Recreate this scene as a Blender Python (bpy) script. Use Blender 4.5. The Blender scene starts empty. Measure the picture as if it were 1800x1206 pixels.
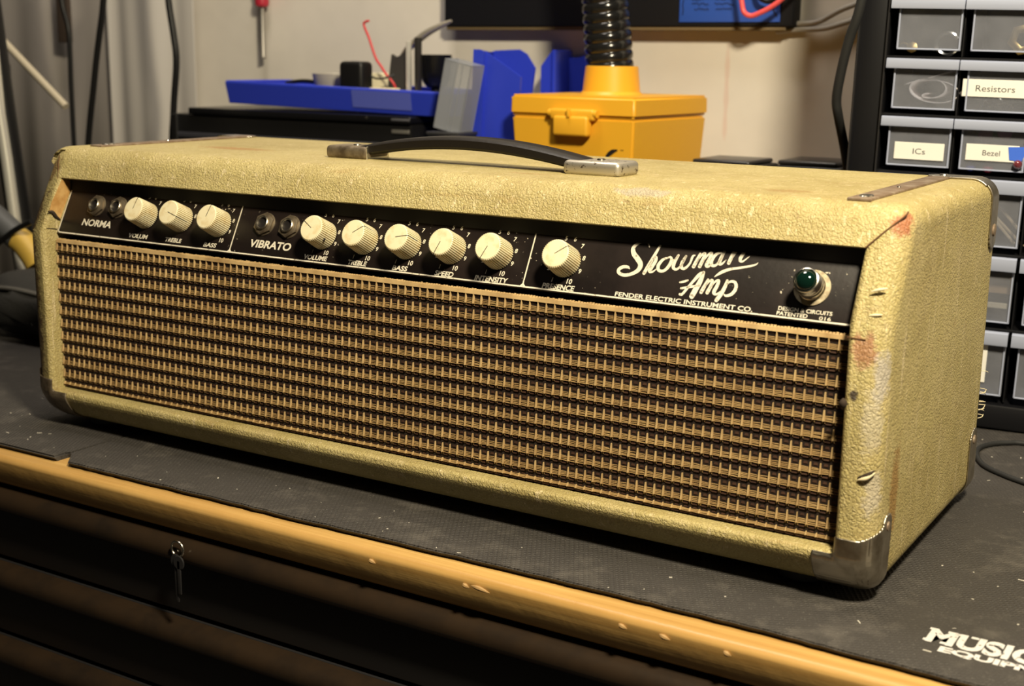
import bpy, bmesh, math, random
import numpy as np
from mathutils import Vector, Matrix, noise
random.seed(7)
SC = bpy.context.scene
COL = SC.collection
rad = math.radians

# ------------------------------------------------------------------ camera, world, lights, exposure
def look_matrix(C, yaw, pitch, roll):
    f = Vector((math.sin(yaw)*math.cos(pitch), math.cos(yaw)*math.cos(pitch), math.sin(pitch)))
    r0 = Vector((math.cos(yaw), -math.sin(yaw), 0)); d0 = f.cross(r0)
    c, s = math.cos(roll), math.sin(roll)
    r = c*r0 + s*d0; d = -s*r0 + c*d0
    m = Matrix((r, -d, -f)).transposed().to_4x4(); m.translation = C
    return m
cam_d = bpy.data.cameras.new('camera'); cam = bpy.data.objects.new('camera', cam_d); COL.objects.link(cam)
cam.matrix_world = look_matrix((0.7619, -0.6111, 0.2310), rad(-31.5423), rad(-12.2753), rad(-0.7671))
cam_d.sensor_width = 36; cam_d.lens = 2320.26/1800*36; cam_d.clip_start = .02
cam_d.dof.use_dof = True; cam_d.dof.focus_distance = 0.78; cam_d.dof.aperture_fstop = 11.0
SC.camera = cam
W_ = bpy.data.worlds.new('world'); SC.world = W_; W_.use_nodes = True
W_.node_tree.nodes['Background'].inputs[0].default_value = (1, .86, .68, 1)
W_.node_tree.nodes['Background'].inputs[1].default_value = 0.012
def area(name, loc, target, size, power, color, shape='DISK', spread=180):
    l = bpy.data.lights.new(name, 'AREA'); l.shape = shape; l.size = size; l.energy = power; l.color = color
    l.spread = rad(spread)
    o = bpy.data.objects.new(name, l); COL.objects.link(o); o.location = loc
    o.rotation_euler = (Vector(target)-Vector(loc)).to_track_quat('-Z', 'Y').to_euler()
    return o
area('bench_lamp_light', (0.92, -0.41, 0.86), (0.45, 0.12, 0.0), 0.14, 23.5, (1, .875, .63))
area('wall_fill_light', (0.05, 0.16, 1.40), (0.0, 0.45, 0.2), 0.40, 10.5, (1, .90, .77))  # added fill that brightens the back wall; no such fixture is known
SC.view_settings.view_transform = 'Standard'; SC.view_settings.look = 'None'
SC.view_settings.exposure = 0.0; SC.view_settings.gamma = 1.0; SC.view_settings.use_curve_mapping = False

# ------------------------------------------------------------------ material helpers
class NT:
    def __init__(s, mat):
        mat.use_nodes = True; s.t = mat.node_tree; s.bsdf = s.t.nodes['Principled BSDF']; s.out = s.t.nodes['Material Output']
    def n(s, typ, **kw):
        nd = s.t.nodes.new(typ)
        for k, v in kw.items(): setattr(nd, k, v)
        return nd
    def l(s, a, b): s.t.links.new(a, b)
    def coord(s):
        if not hasattr(s, '_c'): s._c = s.n('ShaderNodeTexCoord').outputs['Object']
        return s._c
    def scaled(s, sc):
        m = s.n('ShaderNodeMapping'); m.inputs['Scale'].default_value = sc; s.l(s.coord(), m.inputs['Vector']); return m.outputs[0]
    def noise(s, scale, detail=3, rough=.5, vec=None):
        nd = s.n('ShaderNodeTexNoise'); nd.inputs['Scale'].default_value = scale; nd.inputs['Detail'].default_value = detail
        nd.inputs['Roughness'].default_value = rough; s.l(vec or s.coord(), nd.inputs['Vector']); return nd.outputs['Fac']
    def voro(s, scale, feature='F1', vec=None):
        nd = s.n('ShaderNodeTexVoronoi', feature=feature); nd.inputs['Scale'].default_value = scale
        s.l(vec or s.coord(), nd.inputs['Vector']); return nd.outputs['Distance']
    def ramp(s, fac, a, b, ca=(0, 0, 0, 1), cb=(1, 1, 1, 1)):
        r = s.n('ShaderNodeValToRGB'); r.color_ramp.elements[0].position = a; r.color_ramp.elements[1].position = b
        r.color_ramp.elements[0].color = ca; r.color_ramp.elements[1].color = cb; s.l(fac, r.inputs[0]); return r.outputs[0]
    def math(s, op, a, b=None):
        m = s.n('ShaderNodeMath', operation=op)
        for i, x in enumerate((a, b)):
            if x is None: continue
            if isinstance(x, (int, float)): m.inputs[i].default_value = x
            else: s.l(x, m.inputs[i])
        return m.outputs[0]
    def mix(s, fac, a, b):
        m = s.n('ShaderNodeMix', data_type='RGBA')
        for sock, x in ((m.inputs[0], fac), (m.inputs[6], a), (m.inputs[7], b)):
            if isinstance(x, (int, float)): sock.default_value = x
            elif isinstance(x, tuple): sock.default_value = (*x[:3], 1)
            else: s.l(x, sock)
        return m.outputs[2]
    def bump(s, h, strength, dist):
        b = s.n('ShaderNodeBump'); b.inputs['Strength'].default_value = strength; b.inputs['Distance'].default_value = dist
        s.l(h, b.inputs['Height']); s.l(b.outputs[0], s.bsdf.inputs['Normal']); return b
    def patch(s, c, r, ntex, amt=.9):
        """soft-edged mask for a stain or change of tone around a point of the object, edge broken up by noise"""
        v = s.n('ShaderNodeVectorMath', operation='SUBTRACT'); s.l(s.coord(), v.inputs[0]); v.inputs[1].default_value = c
        m = s.n('ShaderNodeVectorMath', operation='DIVIDE'); s.l(v.outputs[0], m.inputs[0]); m.inputs[1].default_value = r
        ln = s.n('ShaderNodeVectorMath', operation='LENGTH'); s.l(m.outputs[0], ln.inputs[0])
        d = s.math('ADD', ln.outputs['Value'], s.math('MULTIPLY', s.math('SUBTRACT', ntex, .5), 1.8))
        return s.math('MULTIPLY', s.ramp(d, .55, .95, (1, 1, 1, 1), (0, 0, 0, 1)), amt)
MATS = {}
def mat(name, color, rough=.5, metal=0, spec=.5, bump=None, var=None, trans=0, alpha=1, coat=0):
    if name in MATS: return MATS[name]
    m = bpy.data.materials.new(name); t = NT(m); b = t.bsdf
    b.inputs['Base Color'].default_value = (*color, 1); b.inputs['Roughness'].default_value = rough
    b.inputs['Metallic'].default_value = metal; b.inputs['Specular IOR Level'].default_value = spec
    b.inputs['Transmission Weight'].default_value = trans; b.inputs['Coat Weight'].default_value = coat
    if var:                       # (scale, second colour, lo, hi)
        f = t.ramp(t.noise(var[0], 4, .6), var[2], var[3]); t.l(t.mix(f, color, var[1]), b.inputs['Base Color'])
    if bump: t.bump(t.noise(bump[0], 3), bump[1], bump[2])
    b.inputs['Alpha'].default_value = alpha
    MATS[name] = m; return m

def tolex():
    m = bpy.data.materials.new('worn_blonde_tolex'); t = NT(m)
    big = t.noise(9, 5, .65); mid = t.noise(55, 4, .6); fine = t.noise(620, 3, .65)
    ragged = t.noise(190, 4, .7)
    c = t.mix(t.ramp(big, .40, .72), (.490, .407, .172), (.350, .275, .102))
    c = t.mix(t.math('MULTIPLY', t.ramp(mid, .45, .75), .55), c, (.570, .470, .240))
    vs = t.noise(1, 3, .6, t.scaled((260, 260, 14)))            # vertical scratches
    c = t.mix(t.math('MULTIPLY', t.ramp(vs, .61, .68), .70), c, (.72, .60, .36))
    hs = t.noise(1, 3, .6, t.scaled((22, 150, 150)))            # smears along the top
    c = t.mix(t.math('MULTIPLY', t.ramp(hs, .62, .76), .45), c, (.36, .22, .07))
    wv = t.n('ShaderNodeVectorMath', operation='ADD'); t.l(t.coord(), wv.inputs[0]); wn = t.n('ShaderNodeTexNoise'); wn.inputs['Scale'].default_value = 260; wn.inputs['Detail'].default_value = 2; t.l(t.coord(), wn.inputs['Vector'])
    wm = t.n('ShaderNodeVectorMath', operation='SCALE'); t.l(wn.outputs['Color'], wm.inputs[0]); wm.inputs['Scale'].default_value = .0042; t.l(wm.outputs[0], wv.inputs[1])
    creases = t.voro(470, 'DISTANCE_TO_EDGE', wv.outputs[0])
    c = t.mix(t.math('MULTIPLY', t.ramp(t.noise(170, 3, .6), .66, .72), .55), c, (.20, .13, .05))
    c = t.mix(t.math('MULTIPLY', t.ramp(fine, .30, .52, (1, 1, 1, 1), (0, 0, 0, 1)), .45), c, (.27, .19, .065))
    c = t.mix(t.math('MULTIPLY', t.ramp(creases, .0, .10, (1, 1, 1, 1), (0, 0, 0, 1)), .22), c, (.24, .155, .05))
    for (ctr, r, colr, amt) in (((.5905, .026, .155), (.006, .012, .008), (.34, .11, .045), .9),
                                ((.5835, .000, .096), (.008, .008, .010), (.33, .13, .07), .75),
                                ((.5930, .003, .083), (.006, .008, .016), (.42, .38, .33), .8),
                                ((.5900, .001, .060), (.007, .008, .020), (.50, .45, .36), .5),
                                ((.5925, .003, .025), (.006, .008, .014), (.50, .45, .38), .6),
                                ((.5800, .000, .0735), (.0025, .004, .0035), (.05, .035, .03), .95),
                                ((.5955, .030, .020), (.004, .009, .030), (.30, .16, .04), .8),
                                ((.450, .031, .160), (.020, .006, .004), (.38, .33, .27), .65),
                                ((.520, .060, .163), (.016, .010, .004), (.30, .17, .05), .55),
                                ((.090, .100, .163), (.040, .012, .004), (.36, .18, .05), .7),
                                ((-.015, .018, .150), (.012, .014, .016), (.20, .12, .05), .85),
                                ((-.017, .014, .112), (.013, .016, .030), (.12, .075, .035), .9), ((-.019, .010, .045), (.0145, .022, .11), (.105, .065, .030), .95),  # dark brown tone down the front of the left stile
                                ((.360, .060, .1635), (.020, .004, .004), (.34, .20, .07), .5),
                                ((.330, .025, .1625), (.016, .006, .004), (.34, .30, .24), .5)):
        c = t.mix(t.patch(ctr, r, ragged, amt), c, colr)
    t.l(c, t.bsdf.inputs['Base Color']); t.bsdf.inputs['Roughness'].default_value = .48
    h = t.math('ADD', t.math('MULTIPLY', t.ramp(creases, 0, .20), .30), t.math('MULTIPLY', fine, .7))
    h = t.math('ADD', h, t.math('MULTIPLY', t.noise(70, 3), .9)); h = t.math('ADD', h, t.math('MULTIPLY', vs, .35))
    h = t.math('ADD', h, t.math('MULTIPLY', t.noise(1, 2, .6, t.scaled((900, 900, 420))), .55)); t.bump(h, .85, .0009)
    return m
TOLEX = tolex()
def wood():
    m = bpy.data.materials.new('varnished_pine'); t = NT(m)
    g = t.noise(1, 5, .65, t.scaled((3.5, 160, 160))); k = t.noise(6, 3)
    c = t.mix(t.ramp(g, .35, .7), (.58, .36, .12), (.40, .22, .06)); c = t.mix(t.math('MULTIPLY', t.ramp(k, .5, .8), .4), c, (.36, .18, .05))
    t.l(c, t.bsdf.inputs['Base Color']); t.bsdf.inputs['Roughness'].default_value = .38
    t.bump(t.math('ADD', t.math('MULTIPLY', g, .5), t.noise(60, 3)), .5, .0008); return m
WOOD = wood()
def rubber():
    m = bpy.data.materials.new('embossed_black_rubber'); t = NT(m)
    sp = t.n('ShaderNodeSeparateXYZ'); t.l(t.coord(), sp.inputs[0]); x, y = sp.outputs[0], sp.outputs[1]
    k = 2*math.pi/.0030
    a = t.math('SINE', t.math('MULTIPLY', t.math('ADD', x, t.math('MULTIPLY', y, .55)), k))
    b = t.math('SINE', t.math('MULTIPLY', t.math('SUBTRACT', t.math('MULTIPLY', x, .5), y), k))
    h = t.math('MAXIMUM', a, b)
    wear = t.ramp(t.noise(14, 4, .6), .38, .62)
    h2 = t.math('MULTIPLY', h, t.math('ADD', t.math('MULTIPLY', wear, .85), .15))
    h2 = t.math('ADD', h2, t.math('MULTIPLY', t.noise(900, 2), .5))
    dust = t.ramp(t.noise(38, 5, .7), .52, .82)
    c = t.mix(dust, (.045, .0405, .037), (.105, .094, .082)); c = t.mix(t.ramp(t.noise(1500, 1), .70, .74), c, (.16, .15, .13))
    t.l(c, t.bsdf.inputs['Base Color']); t.bsdf.inputs['Roughness'].default_value = .62; t.bsdf.inputs['Specular IOR Level'].default_value = .35
    t.bump(h2, .55, .0007); return m
RUBBER = rubber()
def panel_mat():
    m = bpy.data.materials.new('brown_black_enamel'); t = NT(m)
    big = t.noise(25, 4, .6); c = t.mix(t.ramp(big, .35, .7), (.008, .0055, .005), (.020, .0135, .012))
    chips = t.ramp(t.noise(330, 3, .55), .665, .69); where = t.ramp(t.noise(22, 2), .50, .60)
    c = t.mix(t.math('MULTIPLY', chips, where), c, (.55, .49, .38))
    t.l(c, t.bsdf.inputs['Base Color']); t.bsdf.inputs['Roughness'].default_value = .42; t.bsdf.inputs['Specular IOR Level'].default_value = .3; t.bump(t.noise(300, 3), .15, .0004); return m
PANEL = panel_mat()
def wall_mat():
    m = bpy.data.materials.new('scuffed_painted_wall'); t = NT(m)
    c = t.mix(t.ramp(t.noise(4, 5, .6), .40, .75), (.76, .71, .63), (.62, .575, .51))
    rg = t.noise(30, 3)
    c = t.mix(t.patch((.249, .62, .195), (.004, .05, .06), rg, .35), c, (.62, .35, .28))
    t.l(c, t.bsdf.inputs['Base Color']); t.bsdf.inputs['Roughness'].default_value = .55; t.bump(t.noise(40, 4), .15, .002); return m
WALL = wall_mat()
CREAM = mat('cream_plastic', (.76, .68, .45), .42, var=(140, (.62, .48, .24), .5, .75))
INK = mat('black_ink', (.012, .010, .010), .5)
WHITE_INK = mat('white_silkscreen', (.74, .68, .55), .5, var=(420, (.30, .26, .20), .60, .66))
CHROME = mat('worn_chrome', (.62, .58, .50), .26, 1, var=(120, (.30, .26, .20), .5, .75))
NICKEL = mat('tarnished_nickel', (.52, .47, .38), .38, 1, bump=(160, .3, .0008), var=(60, (.25, .21, .15), .42, .70))
PITTED = mat('pitted_metal', (.56, .52, .45), .42, .85, var=(330, (.10, .07, .05), .58, .66))
CAPDULL = mat('dull_pitted_metal', (.27, .22, .155), .5, .7, var=(90, (.12, .09, .06), .45, .65))
BLACK = mat('black_plastic', (.007, .0068, .007), .40, spec=.3)
SATIN = mat('satin_black_metal', (.020, .019, .020), .32)
DARK = mat('dark_grey_plastic', (.035, .035, .038), .45)
BLACK_RUB = mat('black_rubber', (.012, .012, .012), .7)
LEATHER = mat('black_leather', (.011, .009, .008), .42, spec=.25, bump=(300, .3, .0005))
STRIP = mat('rusty_strip', (.20, .135, .085), .5, .35, var=(110, (.33, .26, .19), .45, .7), bump=(220, .5, .0006))
BLUE = mat('blue_plastic', (.026, .050, .54), .36)
YELLOW = mat('yellow_plastic', (.80, .41, .025), .42)
CLEAR = None

# ------------------------------------------------------------------ object helpers
def thing(name, label, cat, loc=(0, 0, 0), group=None):
    o = bpy.data.objects.new(name, None); COL.objects.link(o); o.location = loc; o.empty_display_size = .02
    o['label'] = label; o['category'] = cat
    if group: o['group'] = group
    return o
def tag(o, label, cat, group=None, kind=None):
    o['label'] = label; o['category'] = cat
    if group: o['group'] = group
    if kind: o['kind'] = kind
    return o
def world_of(o):
    m = o.matrix_basis.copy()
    return world_of(o.parent) @ o.matrix_parent_inverse @ m if o.parent else m
def adopt(o, parent):
    if parent is not None:
        o.parent = parent; o.matrix_parent_inverse = world_of(parent).inverted()
    return o
def finish(me, smooth):
    if smooth is not None:
        me.polygons.foreach_set('use_smooth', [True]*len(me.polygons)); me.set_sharp_from_angle(angle=rad(smooth))
def obj(name, me, material=None, parent=None, smooth=35, mx=None):
    if isinstance(me, bmesh.types.BMesh):
        bm = me; me = bpy.data.meshes.new(name); bmesh.ops.recalc_face_normals(bm, faces=bm.faces); bm.to_mesh(me); bm.free()
    me.name = name
    if material is not None:
        for m in (material if isinstance(material, (list, tuple)) else [material]): me.materials.append(m)
    finish(me, smooth)
    o = bpy.data.objects.new(name, me); COL.objects.link(o)
    if mx is not None: o.matrix_world = mx
    return adopt(o, parent)
def box(bm, lo, hi, bev=0, seg=3, mx=None):
    r = bmesh.ops.create_cube(bm, size=1); vs = r['verts']
    for v in vs:
        v.co = Vector([lo[i]+(v.co[i]+.5)*(hi[i]-lo[i]) for i in range(3)])
    if bev:
        es = list({e for v in vs for e in v.link_edges})
        r = bmesh.ops.bevel(bm, geom=es, offset=bev, segments=seg, affect='EDGES', profile=.5); vs = list({v for f in r['faces'] for v in f.verts} | {v for v in vs if v.is_valid})
    if mx is not None:
        bmesh.ops.transform(bm, matrix=mx, verts=vs)
    return vs
def boxobj(name, lo, hi, m, parent=None, bev=.001, mx=None, seg=3):
    bm = bmesh.new(); box(bm, lo, hi, bev, seg); return obj(name, bm, m, parent, mx=mx)
def lathe(bm, prof, n=40, mx=None, cap0=True, cap1=True):
    rings = []
    for r, z in prof:
        rings.append([bm.verts.new((r*math.cos(2*math.pi*i/n), r*math.sin(2*math.pi*i/n), z)) for i in range(n)])
    for a, b in zip(rings, rings[1:]):
        for i in range(n): bm.faces.new((a[i], a[(i+1) % n], b[(i+1) % n], b[i]))
    if cap0: bm.faces.new(rings[0][::-1])
    if cap1: bm.faces.new(rings[-1])
    if mx is not None: bmesh.ops.transform(bm, matrix=mx, verts=[v for r in rings for v in r])
def catmull(pts, k=6):
    P = [Vector(p) for p in pts]
    if len(P) < 3: return P
    out = []; Q = [P[0]*2-P[1]]+P+[P[-1]*2-P[-2]]
    for i in range(1, len(Q)-2):
        for j in range(k):
            t = j/k; a, b, c, d = Q[i-1], Q[i], Q[i+1], Q[i+2]
            out.append(.5*((2*b)+(c-a)*t+(2*a-5*b+4*c-d)*t*t+(3*b-a-3*c+d)*t**3))
    out.append(P[-1]); return out
def sweep(bm, pts, r, n=10, smooth=6, flat=1.0):
    P = catmull(pts, smooth) if smooth else [Vector(p) for p in pts]
    rr = r if callable(r) else (lambda t: r)
    T = [(P[min(i+1, len(P)-1)]-P[max(i-1, 0)]).normalized() for i in range(len(P))]
    up = Vector((0, 0, 1)) if abs(T[0].z) < .9 else Vector((0, 1, 0))
    N = (up-T[0]*up.dot(T[0])).normalized(); rings = []
    for i, p in enumerate(P):
        N = (N-T[i]*N.dot(T[i])).normalized(); B = T[i].cross(N); q = rr(i/(len(P)-1))
        rings.append([bm.verts.new(p+N*q*flat*math.cos(2*math.pi*j/n)+B*q*math.sin(2*math.pi*j/n)) for j in range(n)])
    for a, b in zip(rings, rings[1:]):
        for i in range(n): bm.faces.new((a[i], a[(i+1) % n], b[(i+1) % n], b[i]))
    bm.faces.new(rings[0][::-1]); bm.faces.new(rings[-1])
def tube(name, pts, r, m, parent=None, n=10, smooth=6, flat=1.0):
    bm = bmesh.new(); sweep(bm, pts, r, n, smooth, flat); return obj(name, bm, m, parent, smooth=60)
def text_mesh(txt, height, width=None, bold=0.0, shear=0.0, space=1.0, lines=1):
    """flat lettering, baseline at the origin, capital height and total width in metres"""
    cu = bpy.data.curves.new('txt', 'FONT'); cu.body = txt; cu.size = 1; cu.offset = bold; cu.shear = shear; cu.space_character = space
    cu.resolution_u = 4
    o = bpy.data.objects.new('txt', cu); COL.objects.link(o)
    me = bpy.data.meshes.new_from_object(o.evaluated_get(bpy.context.evaluated_depsgraph_get()))
    bpy.data.objects.remove(o); bpy.data.curves.remove(cu)
    n = len(me.vertices); a = np.empty(n*3); me.vertices.foreach_get('co', a); a = a.reshape(-1, 3)
    x0, x1 = a[:, 0].min(), a[:, 0].max(); s = height/.72
    sx = width/(x1-x0) if width else s
    a[:, 0] = (a[:, 0]-x0)*sx; a[:, 1] *= s; me.vertices.foreach_set('co', a.ravel()); me.update(); return me
def ribbon(strokes, conv, k=8, disc=10):
    """brush strokes: list of polylines of (x, y, width) -> one flat mesh; conv maps a point to metres"""
    bm = bmesh.new()
    for st in strokes:
        P = catmull([Vector(p) for p in st], k)
        L, R = [], []
        for i, p in enumerate(P):
            t = (P[min(i+1, len(P)-1)]-P[max(i-1, 0)]); t.z = 0
            if t.length < 1e-9: t = Vector((1, 0, 0))
            t.normalize(); nn = Vector((-t.y, t.x, 0))*p.z*.5
            L.append(bm.verts.new(conv(p.x+nn.x, p.y+nn.y))); R.append(bm.verts.new(conv(p.x-nn.x, p.y-nn.y)))
        for i in range(len(P)-1): bm.faces.new((L[i], L[i+1], R[i+1], R[i]))
        for e in (P[0], P[-1]):
            vs = [bm.verts.new(conv(e.x+e.z*.5*math.cos(2*math.pi*j/disc), e.y+e.z*.5*math.sin(2*math.pi*j/disc))) for j in range(disc)]
            bm.faces.new(vs)
    return bm
def bake(o):
    """evaluate modifiers into a fresh mesh"""
    dg = bpy.context.evaluated_depsgraph_get(); return bpy.data.meshes.new_from_object(o.evaluated_get(dg))

# ------------------------------------------------------------------ the setting
MAT_Z = -.037; WOOD_Z = -.041; FLOOR_Z = -.94
def struct(name, lo, hi, m, bev=0):
    o = boxobj(name, lo, hi, m, None, bev); o['kind'] = 'structure'; return o
struct('wall_back', (-1.6, .62, FLOOR_Z), (1.9, .72, 1.5), WALL)
struct('floor', (-1.6, -1.8, FLOOR_Z-.05), (1.9, .72, FLOOR_Z), mat('dark_concrete', (.09, .08, .07), .7, var=(5, (.05, .045, .04), .4, .7)))

# ------------------------------------------------------------------ tool chest with a wooden top
chest = thing('tool_chest', 'black metal tool chest with drawer rails under a pine work top', 'tool chest', (.2, .2, FLOOR_Z))
bm = bmesh.new(); box(bm, (-.355, -.0575, -.0655), (1.15, .61, WOOD_Z), .0045, 5)
for v in bm.verts:
    if v.co.y < 0 and v.co.z < -.0465: v.co.y += (-.0465-v.co.z)*.43
obj('wooden_top', bm, WOOD, chest)
# chips and dents in the front arris
for x, r in ((.404, .006), (.332, .0022), (.395, .002), (.489, .0024), (.512, .003), (.545, .002)):
    bm = bmesh.new(); sweep(bm, [(x-r, -.0572, -.0462), (x, -.0582, -.0468+r*.1), (x+r, -.0572, -.0478)], lambda t, r=r: .0002+.0011*math.sin(math.pi*t), 8, 4); obj('edge_chip', bm, mat('raw_wood', (.36, .22, .085), .7), chest)
boxobj('cabinet_body', (-.345, -.020, FLOOR_Z+.12), (1.13, .60, -.0655), SATIN, chest, .002)
LIP = mat('brown_drawer_lip', (.034, .021, .012), .36, .2, var=(30, (.020, .014, .010), .4, .7))
zt = -.0665
for k in range(9):
    lo = zt-.0585*k
    bm = bmesh.new(); box(bm, (-.335, -.044, lo-.0555), (1.11, -.020, lo-.0005), .001, 2); dr = obj('drawer', bm, SATIN, chest)
    bm = bmesh.new()                   # rolled pull lip: a swept profile along x
    prof = [(-.044, lo-.001), (-.052, lo-.002), (-.0565, lo-.006), (-.0575, lo-.0115), (-.0555, lo-.0150), (-.052, lo-.0158), (-.050, lo-.0145), (-.0535, lo-.0110), (-.0525, lo-.007), (-.044, lo-.005)]
    a = [bm.verts.new((-.335, y, z)) for y, z in prof]; b = [bm.verts.new((1.11, y, z)) for y, z in prof]
    for i in range(len(prof)): bm.faces.new((a[i], a[(i+1) % 10], b[(i+1) % 10], b[i]))
    bm.faces.new(a[::-1]); bm.faces.new(b); obj('drawer_pull', bm, LIP, dr, smooth=50)
for x in (-.28, 1.03):
    for y in (.05, .53):
        bm = bmesh.new(); lathe(bm, [(.055, -.02), (.06, -.012), (.06, .012), (.055, .02)], 28, Matrix.Translation((x, y, FLOOR_Z+.06)) @ Matrix.Rotation(rad(90), 4, 'Y')); w = obj('caster', bm, BLACK_RUB, chest)
        boxobj('caster_fork', (x-.03, y-.03, FLOOR_Z+.08), (x+.03, y+.03, FLOOR_Z+.121), SATIN, w, .003)
keys = thing('key_ring', 'small shiny ring with dark keys hanging from the upper drawer pull', 'keys', (.181, -.058, -.09))
bm = bmesh.new(); sweep(bm, [(.181+.005*math.cos(t), -.0592, -.0715+.005*math.sin(t)) for t in np.linspace(0, 2*math.pi, 18)], .0008, 8, 0); obj('ring', bm, CHROME, keys)
for s, h in ((0, .030), (.0032, .024)):
    bm = bmesh.new(); box(bm, (.1785+s, -.0602-s*.3, -.0765-h), (.1815+s, -.0590-s*.3, -.078), .0005, 2)
    lathe(bm, [(.0042, -.0006), (.0048, 0), (.0042, .0006)], 20, Matrix.Translation((.180+s, -.0596-s*.3, -.0795)) @ Matrix.Rotation(rad(90), 4, 'X')); obj('key', bm, SATIN, keys)

# ------------------------------------------------------------------ rubber mats
def slab(name, poly, z0, z1, m, lab, cat, bev=.0012):
    bm = bmesh.new(); f = bm.faces.new([bm.verts.new((x, y, z0)) for x, y in poly])
    r = bmesh.ops.extrude_face_region(bm, geom=[f]); bmesh.ops.translate(bm, vec=(0, 0, z1-z0), verts=[v for v in r['geom'] if isinstance(v, bmesh.types.BMVert)])
    bmesh.ops.recalc_face_normals(bm, faces=bm.faces)
    for v in bm.verts:
        if v.co.z < z1-1e-5 and v.co.y < 0: v.co.y += .0030
    es = [e for e in bm.edges if all(abs(v.co.z-z1) < 1e-6 for v in e.verts)]
    bmesh.ops.bevel(bm, geom=es, offset=bev, segments=2, affect='EDGES')
    return tag(obj(name, bm, m), lab, cat)
slab('rubber_mat', [(-.350, -.0475), (.0535, -.0455), (.0535, -.036), (.0555, -.033), (.0555, .60), (-.350, .60)], WOOD_Z, MAT_Z, RUBBER,
     'black rubber bench mat ending in a square cut corner left of the seam', 'mat')
fr = [(.0705, -.0482), (.12, -.0478), (.19, -.0474), (.26, -.0470), (.34, -.0452), (.42, -.0436), (.48, -.0428), (.55, -.0424), (.60, -.0448), (.66, -.0462), (.75, -.046), (1.12, -.046)]
jag = []
for (x0, y0), (x1, y1) in zip(fr, fr[1:]):
    for k in range(8):
        t = k/8; jag.append((x0+(x1-x0)*t, y0+(y1-y0)*t+random.uniform(-.0005, .0005)))
m2 = slab('rubber_mat', [(.0562, .60), (.0562, -.033), (.0600, -.037)]+jag+[(1.12, -.046), (1.12, .60)], WOOD_Z, MAT_Z, RUBBER,
          'wide embossed black rubber mat under the amplifier with white printed lettering', 'mat', .0008)
PRINT = mat('worn_white_print', (.62, .60, .58), .6, var=(300, (.10, .09, .085), .60, .64))
for txt, x, y, h, w, b in (('MUSIC', .6256, -.0117, .0158, .051, .045), ('EQUIPM', .6338, -.0206, .0060, .0430, .05)):
    obj('printed_lettering', text_mesh(txt, h, w, b), PRINT, m2, None, Matrix.Translation((x, y, MAT_Z+.00015)))
# slab serifs of the larger word
bm = bmesh.new()
for x0, x1 in ((.6246, .6290), (.6325, .6368)): box(bm, (x0, -.0119, MAT_Z+.00012), (x1, -.0095, MAT_Z+.00016))
for x0, x1 in ((.6246, .6286), (.6332, .6368), (.6376, .6412), (.6440, .6476)): box(bm, (x0, .0019, MAT_Z+.00012), (x1, .0042, MAT_Z+.00016))
obj('printed_lettering', bm, PRINT, m2, None)
bm = bmesh.new()
for k in range(520):
    x, y = random.uniform(-.1, .85), random.uniform(-.043, .36)
    if -.03 < x < .605 and -.005 < y < .235: continue
    s = random.uniform(.0002, .00055); an = random.random()*3.14; L = s*random.choice((1, 1, 1.6, 4))
    box(bm, (-L, -s*.6, 0), (L, s*.6, s*.6), 0, 1, Matrix.Translation((x, y, MAT_Z)) @ Matrix.Rotation(an, 4, 'Z'))
tag(obj('dust_specks', bm, mat('pale_dust', (.62, .58, .50), .8), None, None), 'pale dust specks and short fibres scattered over the black mats', 'dust', kind='stuff')

# ------------------------------------------------------------------ the amplifier head
W = .575; XL = -.0255; XR = .595; ZB = -.0315; ZT = .1632; DEP = .222; ZK = .1064; SL = .51; ZO = -.008; ZR = .1418
amp = thing('amplifier_head', 'worn blonde guitar amplifier head with woven grille cloth and cream knobs', 'amplifier', (.2875, .11, MAT_Z))
prof = [(0, ZB), (0, ZK), ((ZT-ZK)*SL, ZT), (DEP, ZT), (DEP, ZB)]
bm = bmesh.new()
f = bm.faces.new([bm.verts.new((XL, y, z)) for y, z in prof])
r = bmesh.ops.extrude_face_region(bm, geom=[f]); bmesh.ops.translate(bm, vec=(XR-XL, 0, 0), verts=[v for v in r['geom'] if isinstance(v, bmesh.types.BMVert)])
bmesh.ops.recalc_face_normals(bm, faces=bm.faces)
kink = [e for e in bm.edges if all(abs(v.co.z-ZK) < 1e-6 for v in e.verts) and abs(e.verts[0].co.x-e.verts[1].co.x) > .1]
bmesh.ops.bevel(bm, geom=[e for e in bm.edges if e not in kink], offset=.0115, segments=7, affect='EDGES', profile=.5)
shell = obj('cabinet', bm, TOLEX, None, None)
bm = bmesh.new(); cp = [(-.05, ZO), (-.05, ZR), (.055, ZR), (.055, ZO)]
f = bm.faces.new([bm.verts.new((0, y, z)) for y, z in cp])
r = bmesh.ops.extrude_face_region(bm, geom=[f]); bmesh.ops.translate(bm, vec=(W, 0, 0), verts=[v for v in r['geom'] if isinstance(v, bmesh.types.BMVert)])
cut = obj('cutter', bm, None, None, None)
bo = shell.modifiers.new('b', 'BOOLEAN'); bo.operation = 'DIFFERENCE'; bo.object = cut; bo.solver = 'EXACT'
me = bake(shell); bpy.data.objects.remove(cut); bpy.data.objects.remove(shell)
bm = bmesh.new(); bm.from_mesh(me); bmesh.ops.remove_doubles(bm, verts=bm.verts, dist=1e-6)
wl = bm.edges.layers.float.new('bevel_weight_edge')
for e in bm.edges:
    if len(e.link_faces) == 2 and e.calc_face_angle_signed(0) > rad(42):
        c = (e.verts[0].co+e.verts[1].co)/2
        if c.y < .04 and -.001 < c.x < W+.001 and ZO-.001 < c.z < ZR+.001:
            e[wl] = 1.0 if abs(c.z-ZO) < 1e-4 else (.22 if abs(c.z-ZR) < 1e-4 else .5)
me2 = bpy.data.meshes.new('cabinet'); bm.to_mesh(me2); bm.free()
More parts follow.
